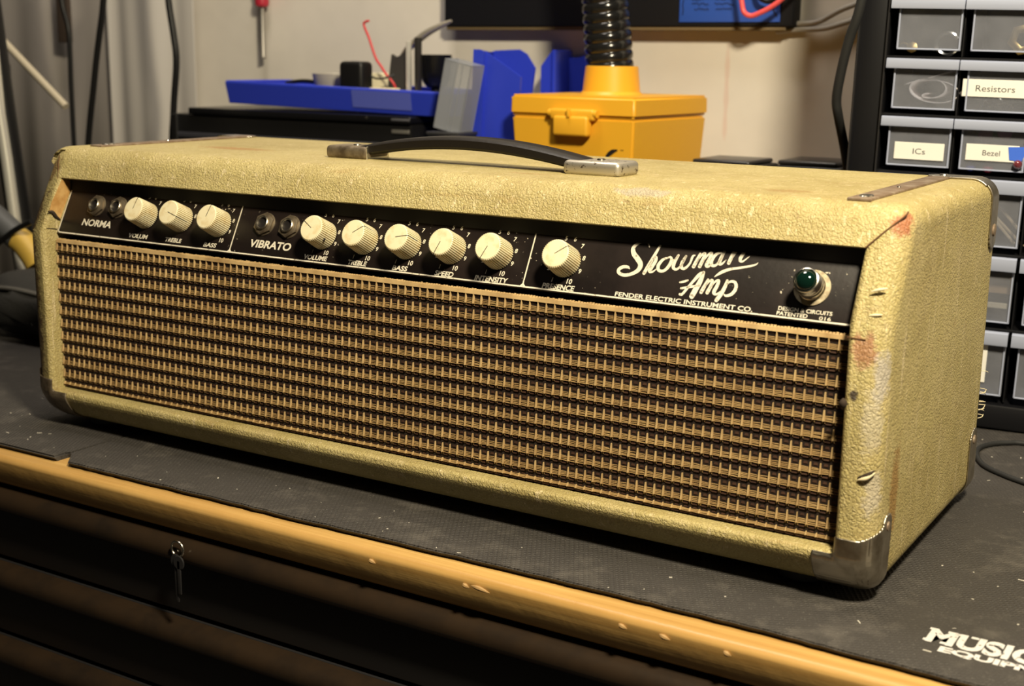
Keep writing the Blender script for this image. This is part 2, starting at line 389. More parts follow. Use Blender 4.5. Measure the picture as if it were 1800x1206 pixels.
shell = obj('cabinet', me2, None, None, None)
if not shell.data.materials: shell.data.materials.append(TOLEX)
bv = shell.modifiers.new('bevel', 'BEVEL'); bv.limit_method = 'WEIGHT'; bv.width = .0065; bv.segments = 5; bv.use_clamp_overlap = True
me3 = bake(shell); bpy.data.objects.remove(shell)
bm = bmesh.new(); bm.from_mesh(me3)
for co, no in [((0, 0, z), (0, 0, 1)) for z in (-.0095, -.0125, -.0160, -.0200, .0005, .05)]+[((x, 0, 0), (1, 0, 0)) for x in (-.0035, -.0065, -.0100, -.0140, .003, W+.004, W+.0085)]+[((0, .03, 0), (0, 1, 0))]:
    bmesh.ops.bisect_plane(bm, geom=bm.verts[:]+bm.edges[:]+bm.faces[:], dist=1e-6, plane_co=co, plane_no=no)
bm.to_mesh(me3); bm.free()
for v in me3.vertices:                  # the covering rolls under the bottom rail and round the left stile
    if v.co.y < .03:
        if v.co.z < -.0095: v.co.y += .0135*min(1, (-.0095-v.co.z)/.022)**1.3
        if v.co.x < -.0035: v.co.y += .0075*min(1, (-.0035-v.co.x)/.022)**1.2
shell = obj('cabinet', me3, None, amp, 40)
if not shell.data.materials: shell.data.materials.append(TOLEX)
shell.modifiers.new('wn', 'WEIGHTED_NORMAL').keep_sharp = True
# baffle behind the cloth
boxobj('baffle', (.0003, .026, ZO+.0003), (W-.0003, .034, ZR-.0005), mat('black_painted_board', (.008, .007, .007), .8), amp, 0)
# seams, tears and stains that have an outline of their own
SEAM = mat('dark_seam', (.10, .045, .015), .9)
for pts, r_ in (([(.5755, .0178, ZR+.0008), (.5830, .0222, .1505), (.5905, .0278, .1578), (.5915, .0300, .1600)], .00045),
                ([(.5752, -.00005, .1015), (.5800, -.0001, .1014), (.5840, -.0001, .1012)], .0003),
                ([(-.003, .0182, ZR-.0003), (-.0085, .0235, .1505), (-.0125, .0285, .1575)], .0004)):
    tube('seam', pts, r_, SEAM, amp, n=6, smooth=3)
EXW = mat('bare_glue_stained_wood', (.56, .34, .12), .75, var=(90, (.40, .20, .05), .4, .65), bump=(200, .5, .0008))
def patchmesh(pts, off=(0, 0, 0)):
    bm = bmesh.new(); bm.faces.new([bm.verts.new(Vector(p)+Vector(off)) for p in pts]); return bm
bm = patchmesh([(.0003, .0185, .1414), (.0003, .0255, .1395), (.0003, .0255, .133), (.0003, .0150, .1135), (.0003, .0118, .1160), (.0003, .0062, .1200), (.0003, .0085, .1262), (.0003, .0125, .1320), (.0003, .0162, .1380)])
obj('exposed_wood', bm, EXW, amp, None)
TEAR = mat('dark_tear', (.03, .018, .010), .9); FLAP = mat('torn_vinyl_back', (.74, .64, .42), .8)
for nm, pts, a, b, m in (('torn_edge', [(.0006, .0050, .1200), (.0008, .0085, .1192), (.0008, .0110, .1162), (.0006, .0150, .1132)], .0005, .0009, TEAR),
                         ('crack', [(.0004, .003, .1085), (.0004, .009, .1075), (.0004, .012, .1068)], .0002, .0001, TEAR),
                         ('torn_edge', [(.5752, .0006, .0655), (.5756, -.0010, .0690), (.5754, -.0006, .0715)], .0004, .0016, TEAR),
                         ('torn_edge', [(.5850, -.0003, .0330), (.5895, .0003, .0350), (.5925, .0022, .0372)], .0002, .0008, TEAR),
                         ('peeling_flap', [(.5850, -.0006, .0318), (.5890, -.0003, .0333), (.5928, .0022, .0362)], .0002, .0009, FLAP),
                         ('crease', [(.583, .0062, .1235), (.5872, .0072, .1248), (.5905, .0085, .1255)], .0002, .0006, FLAP),
                         ('crease', [(.584, .0030, .1125), (.5870, .0034, .1130), (.5900, .0044, .1133)], .0002, .0005, FLAP)):
    tube(nm, pts, (lambda t, a=a, b=b: a+b*math.sin(math.pi*t)), m, amp, n=8, smooth=4)
bm = bmesh.new()
for k in range(13):
    z = random.uniform(.012, .045); y = DEP-.004; a = random.uniform(-1, 1)
    sweep(bm, [(XR-.001, y, z), (XR+.0012, y+.002, z+.001*a), (XR+random.uniform(.0008, .0024), y+.003+random.uniform(0, .003), z+.003*a)], .00022, 5, 2)
obj('frayed_threads', bm, FLAP, amp)

# grille cloth: every cell is a raised gold warp thread, fine weft threads and dark knots
GOLD = mat('gold_thread', (.54, .375, .175), .6, var=(60, (.36, .225, .095), .4, .7))
GOLD2 = mat('dull_gold_weft', (.40, .26, .105), .6, var=(80, (.26, .155, .06), .4, .7))
BRN = mat('brown_thread', (.060, .024, .010), .7, var=(90, (.032, .012, .006), .4, .7))
BRN2 = mat('dark_brown_weave', (.014, .006, .003), .8)
gy = .0110; z_top = .0988; z_bot = ZO+.0016; pc = .00535; prow = .0092
V, F, MI = [], [], []
def qbox(x0, x1, ya, yb, z0, z1, mi, tx=0, sk=0):
    """small raised bar; ya is the top's front, yb the bottom's; tx narrows the top; sk slants it"""
    i = len(V); yk = gy+.0012
    V.extend([(x0, yb, z0), (x1, yb, z0+sk), (x1-tx, ya, z1+sk), (x0+tx, ya, z1), (x0, yk, z0), (x1, yk, z0+sk), (x1-tx, yk, z1+sk), (x0+tx, yk, z1)])
    F.extend([(i, i+1, i+2, i+3), (i+1, i+5, i+6, i+2), (i+4, i, i+3, i+7), (i+3, i+2, i+6, i+7), (i+4, i+5, i+1, i)]); MI.extend([mi]*5)
nc = int(W/pc)+1; nr = int((z_top-z_bot)/prow)+1
for c_ in range(nc):
    x = .0006+c_*pc
    if x+pc > W-.0004: break
    for r_ in range(nr):
        zc = z_top-r_*prow; lo = max(zc-prow, z_bot)
        if zc-lo < .003: continue
        j = lambda a=.00012: random.uniform(-a, a)
        sc = (zc-lo)/prow
        bottom = zc-prow*.70*sc
        qbox(x+.0001+j(), x+.00100+j(), gy-.0009, gy-.0017, bottom, zc-.0010, 0, .00020)            # warp thread
        for q in range(4):                                                                          # fine weft
            zz = zc-prow*sc*(.41+.085*q)+j()
            qbox(x+.0011, x+pc+.0001, gy-.0003-.00025*q, gy-.0004-.00025*q, zz-.00027, zz, 3, 0, j(.0003))
        for q in (0, 1):                                                                            # hanging prongs
            xx = x-.0003+q*.00125; qbox(xx+j(), xx+.00046+j(), gy-.0010, gy-.0005, zc-prow*sc*.86, bottom+.0003, 0)
        qbox(x+.0016, x+pc-.0006, gy-.0004, gy-.0007, zc-prow*sc*.90, zc-prow*sc*.77, 1, .0002)       # brown knot
        qbox(x+.0020, x+pc-.0010, gy-.0001, gy-.0003, zc-prow*sc*.26, zc-prow*sc*.12, 1, .0003)
    qbox(x, x+pc, gy-.0004, gy-.0010, z_top-.0010, z_top+.0012+random.uniform(-.0002, .0003), 0)       # cloth folding over the top edge
    for q in range(3):
        qbox(x+q*pc/3, x+q*pc/3+pc/4, gy+.001, gy-.0002, z_top+.0004, z_top+.0016+random.uniform(0, .0005), 0)
    qbox(x, x+pc, gy-.0003, gy-.0006, z_bot-.0004, z_bot+.0009, 1)
i = len(V); V.extend([(.0003, gy, z_bot-.0004), (W-.0003, gy, z_bot-.0004), (W-.0003, gy, z_top), (.0003, gy, z_top), (W-.0003, .026, z_top+.001), (.0003, .026, z_top+.001)])
F.extend([(i, i+1, i+2, i+3), (i+3, i+2, i+4, i+5)]); MI.extend([2, 1])
me = bpy.data.meshes.new('grille_cloth'); me.from_pydata(V, [], F); me.update()
for m in (GOLD, BRN, BRN2, GOLD2): me.materials.append(m)
me.polygons.foreach_set('material_index', MI); obj('grille_cloth', me, None, amp, None)

# control panel: local frame x across, s up the slope, n outward
AL = rad(27); TV = Vector((0, math.sin(AL), math.cos(AL))); NV = Vector((0, -math.cos(AL), math.sin(AL))); PO = Vector((0, .0115, .1047))
PM = Matrix((Vector((1, 0, 0)), TV, NV)).transposed().to_4x4(); PM.translation = PO
def pm(x, s, n=0, rot=0): return PM @ Matrix.Translation((x, s, n)) @ Matrix.Rotation(rot, 4, 'Z')
bm = bmesh.new(); box(bm, (.0006, -.0006, -.0012), (W-.0006, .0405, 0), .0003, 2)
panel = obj('control_panel', bm, PANEL, amp, mx=PM)
def on_panel(name, me, m, x, s, n=.00012, parent=panel): return obj(name, me, m, parent, None, pm(x, s, n))
bm = bmesh.new()
box(bm, (.0030, .0000, .00005), (W-.001, .00085, .00013)); box(bm, (.0010, .0022, .00005), (.0018, .0340, .00013))
bmesh.ops.create_circle(bm, segments=3, radius=.0001, cap_ends=True)
for k in range(8):
    a0, a1 = rad(180+k*90/8), rad(180+(k+1)*90/8); c = (.0033, .0025)
    bm.faces.new([bm.verts.new((c[0]+r_*math.cos(a)*.92, c[1]+r_*math.sin(a), .0001)) for r_, a in ((.0025, a0), (.0025, a1), (.00165, a1), (.00165, a0))])
for x in (.1647, .3859):
    box(bm, (x-.0004, .0005, .00005), (x+.0004, .0390, .00013))
    for s in (-1, 1):
        bm.faces.new([bm.verts.new((x+s*.0003, .0008, .0001)), bm.verts.new((x+s*.0018, .0008, .0001)), bm.verts.new((x+s*.0003, .0024, .0001))])
obj('border_line', bm, WHITE_INK, panel, None, PM)
TXT = [('NORMA', 22.6, 7.5, 29.0, 4.7, .03), ('VOLUM', 71.3, 2.6, 18.0, 2.9, .03), ('TREBLE', 106.0, 2.6, 15.0, 2.9, .03), ('BASS', 141.2, 2.2, 11.2, 2.9, .03),
       ('VIBRATO', 180.2, 5.7, 34.0, 5.0, .03), ('VOLUME', 226.6, 1.8, 18.3, 3.0, .03), ('TREBLE', 261.3, 1.5, 14.3, 3.0, .03), ('BASS', 294.9, 1.35, 11.0, 3.0, .03),
       ('SPEED', 325.7, 1.1, 13.1, 3.0, .03), ('INTENSITY', 353.5, 1.1, 22.2, 3.0, .03), ('PRESENCE', 398.2, 1.1, 20.4, 3.0, .03),
       ('FENDER ELECTRIC INSTRUMENT CO.', 443.6, 1.3, 78.2, 2.5, .02), ('DESIGN & CIRCUITS', 534.9, 4.0, 27.8, 2.0, .02), ('PATENTED', 534.6, 1.4, 16.0, 2.0, .02), ('016', 556.6, 1.2, 6.0, 1.9, .01)]
for t_, x, s, w, h, b in TXT: on_panel('lettering', text_mesh(t_, h/1000, w/1000, b, .10 if h > 2.6 else 0), WHITE_INK, x/1000, s/1000)
# script logo, traced as brush strokes
def logo_conv(u, v):
    # affine map from sketch units to panel metres, fitted on four points of the panel
    x = .44512+(u-300)*.00005642+(v-470)*.00001348
    s = .01352+(u-300)*.00000563-(v-470)*.00005506
    return Vector((x, s, .00013))
SHOW = [[(575, 190, 10), (560, 150, 16), (515, 138, 20), (455, 155, 27), (410, 200, 38), (415, 255, 50), (455, 310, 54), (485, 365, 50), (465, 420, 42), (400, 460, 34), (320, 474, 34), (264, 452, 34), (262, 418, 34), (302, 392, 34), (352, 392, 30), (372, 408, 12)],
        [(700, 150, 16), (640, 255, 28), (575, 365, 34), (522, 455, 34)], [(548, 410, 8), (595, 335, 16), (640, 292, 26), (640, 330, 32), (600, 395, 34), (578, 435, 32), (610, 440, 18), (648, 412, 8)],
        [(765, 300, 16), (715, 318, 26), (668, 375, 34), (672, 425, 32), (722, 430, 28), (772, 385, 32), (800, 325, 30), (790, 293, 20), (765, 300, 16)], [(795, 318, 8), (830, 320, 10), (860, 290, 16)],
        [(870, 275, 22), (830, 345, 32), (818, 398, 32), (850, 415, 24), (900, 372, 18), (945, 285, 24)], [(945, 285, 24), (905, 350, 30), (898, 395, 32), (930, 408, 26), (980, 360, 20), (1010, 290, 22), (1035, 275, 10)],
        [(1085, 262, 22), (1050, 330, 32), (1018, 390, 34)], [(1035, 365, 8), (1095, 280, 18), (1130, 258, 26), (1120, 300, 32), (1078, 388, 34)], [(1095, 360, 8), (1160, 275, 18), (1195, 255, 26), (1182, 300, 32), (1145, 375, 34), (1165, 388, 20), (1200, 360, 8)],
        [(1300, 250, 16), (1245, 265, 26), (1200, 320, 32), (1195, 372, 32), (1235, 375, 24), (1285, 315, 18), (1320, 240, 22)], [(1322, 238, 24), (1285, 310, 32), (1270, 358, 32), (1295, 362, 20), (1335, 325, 8)],
        [(1420, 220, 22), (1390, 290, 32), (1360, 355, 34)], [(1375, 335, 8), (1440, 240, 18), (1490, 205, 26), (1525, 195, 26), (1520, 230, 30), (1470, 315, 32), (1490, 340, 18), (1560, 290, 6)],
        [(1222, 490, 6), (1252, 468, 20), (1300, 440, 30), (1370, 415, 26), (1460, 402, 22), (1560, 385, 20), (1615, 370, 14), (1640, 352, 4)]]
AMPS = [[(884, 545, 16), (920, 538, 22), (962, 524, 16)], [(884, 662, 24), (905, 662, 24), (950, 610, 24), (1010, 540, 26), (1075, 470, 34), (1118, 445, 26)], [(1118, 445, 28), (1085, 530, 44), (1040, 610, 50), (1000, 682, 48)], [(895, 604, 20), (960, 592, 22), (1030, 582, 22), (1085, 578, 10)],
        [(1160, 515, 20), (1125, 580, 32), (1092, 640, 34)], [(1110, 612, 8), (1165, 540, 18), (1200, 522, 26), (1190, 570, 32), (1150, 645, 34)], [(1168, 612, 8), (1225, 540, 18), (1262, 524, 26), (1250, 570, 32), (1215, 640, 34), (1240, 658, 20), (1285, 625, 8)],
        [(1345, 525, 24), (1320, 590, 34), (1280, 660, 38), (1238, 718, 36)], [(1325, 575, 8), (1375, 535, 22), (1420, 545, 30), (1425, 600, 32), (1385, 655, 30), (1330, 672, 22), (1310, 655, 8)]]
obj('script_logo', ribbon(SHOW, logo_conv), WHITE_INK, panel, None, PM)
obj('script_logo', ribbon(AMPS, logo_conv), WHITE_INK, panel, None, PM)
# knobs
def knob_bm():
    bm = bmesh.new(); n = 168; rings = []
    for r0, z, g in ((.0091, .0006, 1), (.0090, .004, 1), (.0087, .009, 1), (.0085, .0132, 1), (.0082, .0142, .4), (.0076, .0146, 0), (.0040, .0147, 0)):
        rings.append([bm.verts.new(((r0-g*(.00110 if i % 4 == 0 else 0))*math.cos(2*math.pi*i/n), (r0-g*(.00110 if i % 4 == 0 else 0))*math.sin(2*math.pi*i/n), z)) for i in range(n)])
    for a, b in zip(rings, rings[1:]):
        for i in range(n): bm.faces.new((a[i], a[(i+1) % n], b[(i+1) % n], b[i]))
    bm.faces.new(rings[-1]); return bm
def ptr_bm():
    bm = bmesh.new(); box(bm, (-.0001, -.00018, .01455), (.0078, .00018, .01480)); box(bm, (.0076, -.00018, .0040), (.00865, .00018, .0144)); return bm
KN = [(83.5, 18.5, 81, 'volume'), (116.1, 18.6, -16, 'treble'), (150.4, 18.2, 80, 'bass'), (238.0, 17.7, 149, ''), (270.3, 17.3, 36, ''), (302.1, 17.3, 12, ''), (333.9, 17.3, -107, ''), (365.9, 17.3, -110, ''), (409.5, 17.1, 37, '')]
kme = bpy.data.meshes.new('knob'); b_ = knob_bm(); bmesh.ops.recalc_face_normals(b_, faces=b_.faces); b_.to_mesh(kme); b_.free(); kme.materials.append(CREAM); finish(kme, 28)
pme = bpy.data.meshes.new('pointer_line'); b_ = ptr_bm(); b_.to_mesh(pme); b_.free(); pme.materials.append(INK)
for x, s, a, _ in KN:
    k = bpy.data.objects.new('knob', kme); COL.objects.link(k); k.matrix_world = pm(x/1000, s/1000, 0, rad(a)); adopt(k, amp)
    p_ = bpy.data.objects.new('pointer_line', pme); COL.objects.link(p_); p_.matrix_world = pm(x/1000, s/1000, 0, rad(a)); adopt(p_, k)
    # dial figures round the knob
for ki, (x, s, a, _) in enumerate(KN):
    for d in range(1, 11):
        if ki < 3 and (d < 5 or (ki == 0 and d > 7) or (ki == 1 and d in (9, 10))): continue
        dx, dy = {10: (5.3, -10.6), 9: (9.9, -4.2), 8: (10.3, 3.5), 7: (7.7, 10.3), 6: (2.2, 13.9), 5: (-3.6, 13.9), 4: (-8.3, 9.6), 3: (-10.6, 3.2), 2: (-9.9, -4.2), 1: (-5.3, -10.6)}[d]
        h = .0026 if d < 10 else .0029
        me = text_mesh(str(d), h, None, .02, .08)
        on_panel('dial_figure', me, WHITE_INK, x/1000+dx/1000-(.0021 if d == 10 else .0010), s/1000+dy/1000-h*.5)
bm = bmesh.new(); lathe(bm, [(.0009, 0), (.0012, .0004), (.0010, .0008)], 12, Matrix.Translation((.238+.0072, .0177-.0046, .0080))); 
obj('set_screw_hole', bm, INK, panel, mx=PM)
# jacks
for x, s in ((32.2, 22.1), (53.6, 22.4), (188.0, 21.3), (208.6, 21.1)):
    bm = bmesh.new(); lathe(bm, [(.0078, 0), (.0078, .0006), (.0072, .0009)], 30); lathe(bm, [(.0076, .0008), (.0077, .0010), (.0077, .0024), (.0066, .0029)], 6, Matrix.Rotation(rad(random.uniform(0, 60)), 4, 'Z'))
    jk = obj('input_jack', bm, CAPDULL, amp, mx=pm(x/1000, s/1000))
    bm = bmesh.new(); lathe(bm, [(.0048, .0026), (.0048, .0040), (.0044, .0044), (.0038, .0044), (.0036, .0040), (.0036, .0010)], 30, None, False, False); obj('sleeve', bm, NICKEL, jk, mx=pm(x/1000, s/1000))
    bm = bmesh.new(); lathe(bm, [(.0037, .0030), (.0002, .00302)], 24, None, False, True); obj('jack_hole', bm, INK, jk, mx=pm(x/1000, s/1000))
# pilot light
px, ps = .5500, .0172
bm = bmesh.new(); lathe(bm, [(.0094, .0001), (.0094, .0008), (.0080, .0010)], 40); pl = obj('pilot_light', bm, mat('aged_washer', (.52, .45, .30), .7, var=(300, (.30, .24, .15), .4, .6)), amp, mx=pm(px, ps))
PS = .74
bm = bmesh.new(); lathe(bm, [(r_*PS, z) for r_, z in ((.0094, .0008), (.0096, .002), (.0090, .0026), (.0094, .0034), (.0094, .0050), (.0086, .0056), (.0092, .0064), (.0094, .0075), (.0092, .0088), (.0086, .0105), (.0089, .0115), (.0086, .0123), (.0079, .0125), (.0074, .0119), (.0074, .010))], 48, None, False, False); obj('bezel', bm, CHROME, pl, mx=pm(px, ps))
JEWEL = mat('green_jewel_glass', (.002, .012, .008), .03, coat=1)
bm = bmesh.new(); lathe(bm, [(.0076*PS, .0105)]+[(.0076*PS*math.cos(t), .0112+.0044*math.sin(t)) for t in np.linspace(.05, 1.5, 12)], 40); obj('jewel', bm, JEWEL, pl, mx=pm(px, ps))

# handle on the top
H = amp
def handle_cap(x0, x1, y0, y1, m, flip):
    bm = bmesh.new(); box(bm, (x0, y0, ZT-.0006), (x1, y1, ZT+.0082), .0030, 4); o = obj('handle_cap', bm, m, amp)
    bm = bmesh.new(); lathe(bm, [(.0026, 0), (.0024, .0008), (.0012, .0012)], 20, Matrix.Translation(((x0+x1)/2, (y0+y1)/2, ZT+.0081))); obj('screw', bm, CHROME, o); return o
handle_cap(.1895, .2245, .0795, .1045, CAPDULL, 0); handle_cap(.3750, .4130, .0730, .1000, PITTED, 1)
bm = bmesh.new(); path = []
for k in range(33):
    t = k/32; x = .212+t*(.388-.212); z = ZT+.0040+.0098*math.sin(math.pi*t)**.85; y = .0920-.0055*t
    path.append((x, y, z))
rings = []
for i, (x, y, z) in enumerate(path):
    x2, y2, z2 = path[min(i+1, 32)]; x1, y1, z1 = path[max(i-1, 0)]; T = Vector((x2-x1, 0, z2-z1)).normalized(); N = Vector((-T.z, 0, T.x))
    if N.z < 0: N = -N
    hw, ht = .0100, .0034+.0006*math.sin(math.pi*i/32)
    rings.append([bm.verts.new(Vector((x, y, z))+Vector((0, hw*a, 0))+N*ht*b) for a, b in ((-1, -.6), (-1, .5), (-.8, .95), (-.3, 1.05), (.3, 1.05), (.8, .95), (1, .5), (1, -.6), (.8, -1), (-.8, -1))])
for a, b in zip(rings, rings[1:]):
    for i in range(10): bm.faces.new((a[i], a[(i+1) % 10], b[(i+1) % 10], b[i]))
bm.faces.new(rings[0][::-1]); bm.faces.new(rings[-1]); obj('handle_strap', bm, LEATHER, amp, 40)
bm = bmesh.new(); box(bm, (.2235, .0800, ZT-.0004), (.2243, .1042, ZT+.0084), .0002, 1); obj('cap_edge', bm, mat('bright_edge', (.8, .76, .66), .3, 1), amp)
# long metal strips on the top
for x0, x1, y0, y1 in ((.5590, .5715, .036, .192), (-.0005, .0115, .046, .206)):
    bm = bmesh.new(); box(bm, (x0, y0, ZT-.0004), (x1, y1, ZT+.0013), .0006, 2); st = obj('top_strip', bm, STRIP, amp)
    bm = bmesh.new(); lathe(bm, [(.0036, 0), (.0032, .0007), (.001, .0009)], 20, Matrix.Translation(((x0+x1)/2, y0+.012, ZT+.0012)) @ Matrix.Diagonal((1, 1.6, 1, 1)))
    lathe(bm, [(.0012, 0), (.001, .0006)], 12, Matrix.Translation(((x0+x1)/2, y0+.07, ZT+.0012))); obj('screw', bm, CHROME, st)
# corner protectors
def rounded(p, r=.0115, off=.0007):
    lo = Vector((XL+r, r, ZB+r)); hi = Vector((XR-r, DEP-r, ZT-r)); q = Vector([min(max(p[i], lo[i]), hi[i]) for i in range(3)]); d = Vector(p)-q
    return q+d.normalized()*(r+off)
def corner(name, faces, pred, m, shrink=True, step=.0007, thick=.0009):
    """faces: list of (axis, value, (lo, hi), (lo, hi)) of the unrolled box round the corner"""
    bm = bmesh.new(); cache = {}
    def vert(p):
        k = tuple(round(c/step*4) for c in p)
        if k not in cache: cache[k] = bm.verts.new(rounded(p))
        return cache[k]
    for ax, val, ra, rb in faces:
        oa = [i for i in range(3) if i != ax]; na = int(round((ra[1]-ra[0])/step)); nb = int(round((rb[1]-rb[0])/step))
        for i in range(na):
            for j in range(nb):
                def P(a, b):
                    p = [0, 0, 0]; p[ax] = val; p[oa[0]] = ra[0]+(ra[1]-ra[0])*a/na; p[oa[1]] = rb[0]+(rb[1]-rb[0])*b/nb; return tuple(p)
                c = P(i+.5, j+.5)
                if not pred(c): continue
                try: bm.faces.new([vert(P(i, j)), vert(P(i+1, j)), vert(P(i+1, j+1)), vert(P(i, j+1))])
                except ValueError: pass
    bmesh.ops.remove_doubles(bm, verts=bm.verts, dist=step*.2)
    o = obj(name, bm, m, amp, 60)
    if shrink:
        s = o.modifiers.new('s', 'SHRINKWRAP'); s.target = shell; s.wrap_method = 'NEAREST_SURFACEPOINT'; s.wrap_mode = 'ABOVE_SURFACE'; s.offset = .0007
    so = o.modifiers.new('t', 'SOLIDIFY'); so.thickness = thick; so.offset = 0
    return o
def front_right(p):
    x, y, z = p
    if abs(z-ZB) < 1e-7: return x > .5645 and y < .026
    if abs(y) < 1e-7:
        if x < W-.0008: return x > .5645 and z < ZO
        return z < .0005+.25*max(0, x-.5875)
    if y < .012: return z < .0022+y*.28
    if (y-.0195)**2+(z-.0035)**2 < .0072**2: return True
    return y < .0267-.10*max(0, -z)*1.0 and z < .0035
A = [(1, 0, (.56, XR), (ZB, .004)), (0, XR, (0, .030), (ZB, .014)), (2, ZB, (.56, XR), (0, .030))]
fc = corner('corner_protector', A, front_right, NICKEL)
bm = bmesh.new(); lathe(bm, [(.0026, 0), (.0022, .0008), (.0008, .0011)], 16, Matrix.Translation((XR+.0009, .0198, .0042)) @ Matrix.Rotation(rad(90), 4, 'Y')); obj('screw', bm, STRIP, fc)
def front_left(p):
    x, y, z = p
    if abs(z-ZB) < 1e-7: return x < .0115 and y < .026
    if abs(y) < 1e-7: return (z < ZO if x > .0004 else z < .0) and x < .0125
    return z < .004 and y < .027-.2*max(0, -z)
corner('corner_protector', [(1, 0, (XL, .014), (ZB, .004)), (0, XL, (0, .030), (ZB, .012)), (2, ZB, (XL, .014), (0, .030))], front_left, CAPDULL)
def rear_top(sx):
    def f(p):
        x, y, z = p; d = (XR-x) if sx > 0 else (x-XL)
        if abs(z-ZT) < 1e-7: return (y > .1935-.02*max(0, .012-d)/.012*0 and d < .030) or ((d-.030)**2+(y-.202)**2 < .0085**2)
        if abs(y-DEP) < 1e-7: return z > .135 and d < .03
        return (z > .130 and y > .1965) or ((z-.130)**2+(y-.2045)**2 < .0080**2)
    return f
XX = XR
rc = corner('corner_protector', [(2, ZT, (.550, XR), (.185, DEP)), (0, XR, (.185, DEP), (.118, ZT)), (1, DEP, (.555, XR), (.125, ZT))], rear_top(1), NICKEL, False)
bm = bmesh.new(); lathe(bm, [(.0040, 0), (.0034, .0010), (.0012, .0014)], 18, Matrix.Translation((XR+.0010, .2045, .1335)) @ Matrix.Rotation(rad(90), 4, 'Y')); obj('screw', bm, STRIP, rc)
bm = bmesh.new(); lathe(bm, [(.0030, 0), (.0026, .0008), (.0010, .0011)], 18, Matrix.Translation((XR-.030, .203, ZT+.0010))); obj('screw', bm, CHROME, rc)
corner('corner_protector', [(2, ZT, (XL, .025), (.185, DEP)), (0, XL, (.185, DEP), (.118, ZT)), (1, DEP, (XL, .02), (.125, ZT))], rear_top(-1), CHROME, False)
def rear_low(sx):
    def f(p):
        x, y, z = p; d = (XR-x) if sx > 0 else (x-XL)
        if abs(z-ZB) < 1e-7: return y > .1955 and d < .03
        if abs(y-DEP) < 1e-7: return z < .004 and d < .03
        return (z < .004 and y > .1955) or ((z-.004)**2+(y-.203)**2 < .0075**2)
    return f
rl = corner('corner_protector', [(2, ZB, (.555, XR), (.185, DEP)), (0, XR, (.185, DEP), (ZB, .016)), (1, DEP, (.555, XR), (ZB, .01))], rear_low(1), NICKEL, False)
bm = bmesh.new(); lathe(bm, [(.0030, 0), (.0026, .0008), (.001, .0012)], 16, Matrix.Translation((XR+.0010, .203, .0045)) @ Matrix.Rotation(rad(90), 4, 'Y')); obj('screw', bm, STRIP, rl)
corner('corner_protector', [(2, ZB, (XL, .02), (.185, DEP)), (0, XL, (.185, DEP), (ZB, .016)), (1, DEP, (XL, .02), (ZB, .01))], rear_low(-1), NICKEL, False)
for x in (XL+.045, XR-.045):
    for y in (.035, DEP-.035):
        bm = bmesh.new(); lathe(bm, [(.013, MAT_Z), (.0145, MAT_Z+.002), (.0145, ZB+.0005)], 28, Matrix.Translation((x, y, 0))); obj('foot', bm, BLACK_RUB, amp)

# ------------------------------------------------------------------ drawer cabinet of small parts
TH = rad(7); TI = -.018
cab_x = Vector((math.cos(TH), math.sin(TH), TI)).normalized(); cab_z = Vector((.018*math.cos(TH), .018*math.sin(TH), 1)).normalized()
cab_y = cab_z.cross(cab_x)
CM = Matrix((cab_x, cab_y, cab_z)).transposed().to_4x4(); CM.translation = Vector((.56, .383, MAT_Z+.0016))
cabn = thing('parts_cabinet', 'tall black plastic parts cabinet with clear drawers, standing behind the amplifier', 'drawer cabinet', (.53, .45, MAT_Z))
def drawer_plastic():
    m = bpy.data.materials.new('hazy_clear_plastic'); t = NT(m); b = t.bsdf
    b.inputs['Base Color'].default_value = (.38, .39, .44, 1); b.inputs['Roughness'].default_value = .28
    tr = t.n('ShaderNodeBsdfTransparent'); tr.inputs[0].default_value = (.86, .88, .93, 1)
    mx = t.n('ShaderNodeMixShader'); t.l(t.math('ADD', .16, t.math('MULTIPLY', t.noise(60, 3), .18)), mx.inputs[0]); t.l(tr.outputs[0], mx.inputs[1]); t.l(b.outputs[0], mx.inputs[2]); t.l(mx.outputs[0], t.out.inputs['Surface'])
    return m
HAZY = drawer_plastic()
LIPM = mat('milky_plastic_lip', (.36, .395, .52), .34)
PAPER = mat('white_label_paper', (.82, .80, .74), .7); LINK = mat('label_print', (.05, .05, .05), .7)
CABM = mat('black_cabinet_plastic', (.006, .006, .0075), .42, spec=.25)
xs_s = [(-.0885, -.0378), (-.0370, .0137), (.0145, .0652)]; rows_s = [(.2670+.042*k, .0415) for k in (5, 4, 3, 2, 1, 0)]+[(.2255, .0415)]
XE = .0665+.030; TOP = .2670+.042*5+.008
bm = bmesh.new()
box(bm, (-.1125, .004, 0), (-.0905, .150, TOP+.012), .0015, 2, CM); box(bm, (.1420, .004, 0), (.164, .150, TOP+.012), .0015, 2, CM)
box(bm, (-.1120, .143, 0), (.1635, .150, TOP+.010), .001, 1, CM); box(bm, (-.1125, .004, TOP), (.164, .150, TOP+.012), .0015, 2, CM)
box(bm, (-.1125, -.001, 0), (.164, .150, .0185), .002, 2, CM)
obj('cabinet_frame', bm, CABM, cabn)
bm = bmesh.new(); box(bm, (-.0912, -.0005, .0185), (-.0898, .006, TOP), .0004, 1, CM); box(bm, (-.1118, -.0005, .0185), (-.1104, .006, TOP), .0004, 1, CM); obj('frame_rib', bm, SATIN, cabn)
def shelf(z): boxobj('shelf', (-.0905, .001, z-.0018), (.142, .146, z), CABM, cabn, .0003, CM, 1)
def divider(x, z0, z1): boxobj('divider', (x-.0005, .004, z0), (x+.0005, .146, z1), CABM, cabn, 0, CM)
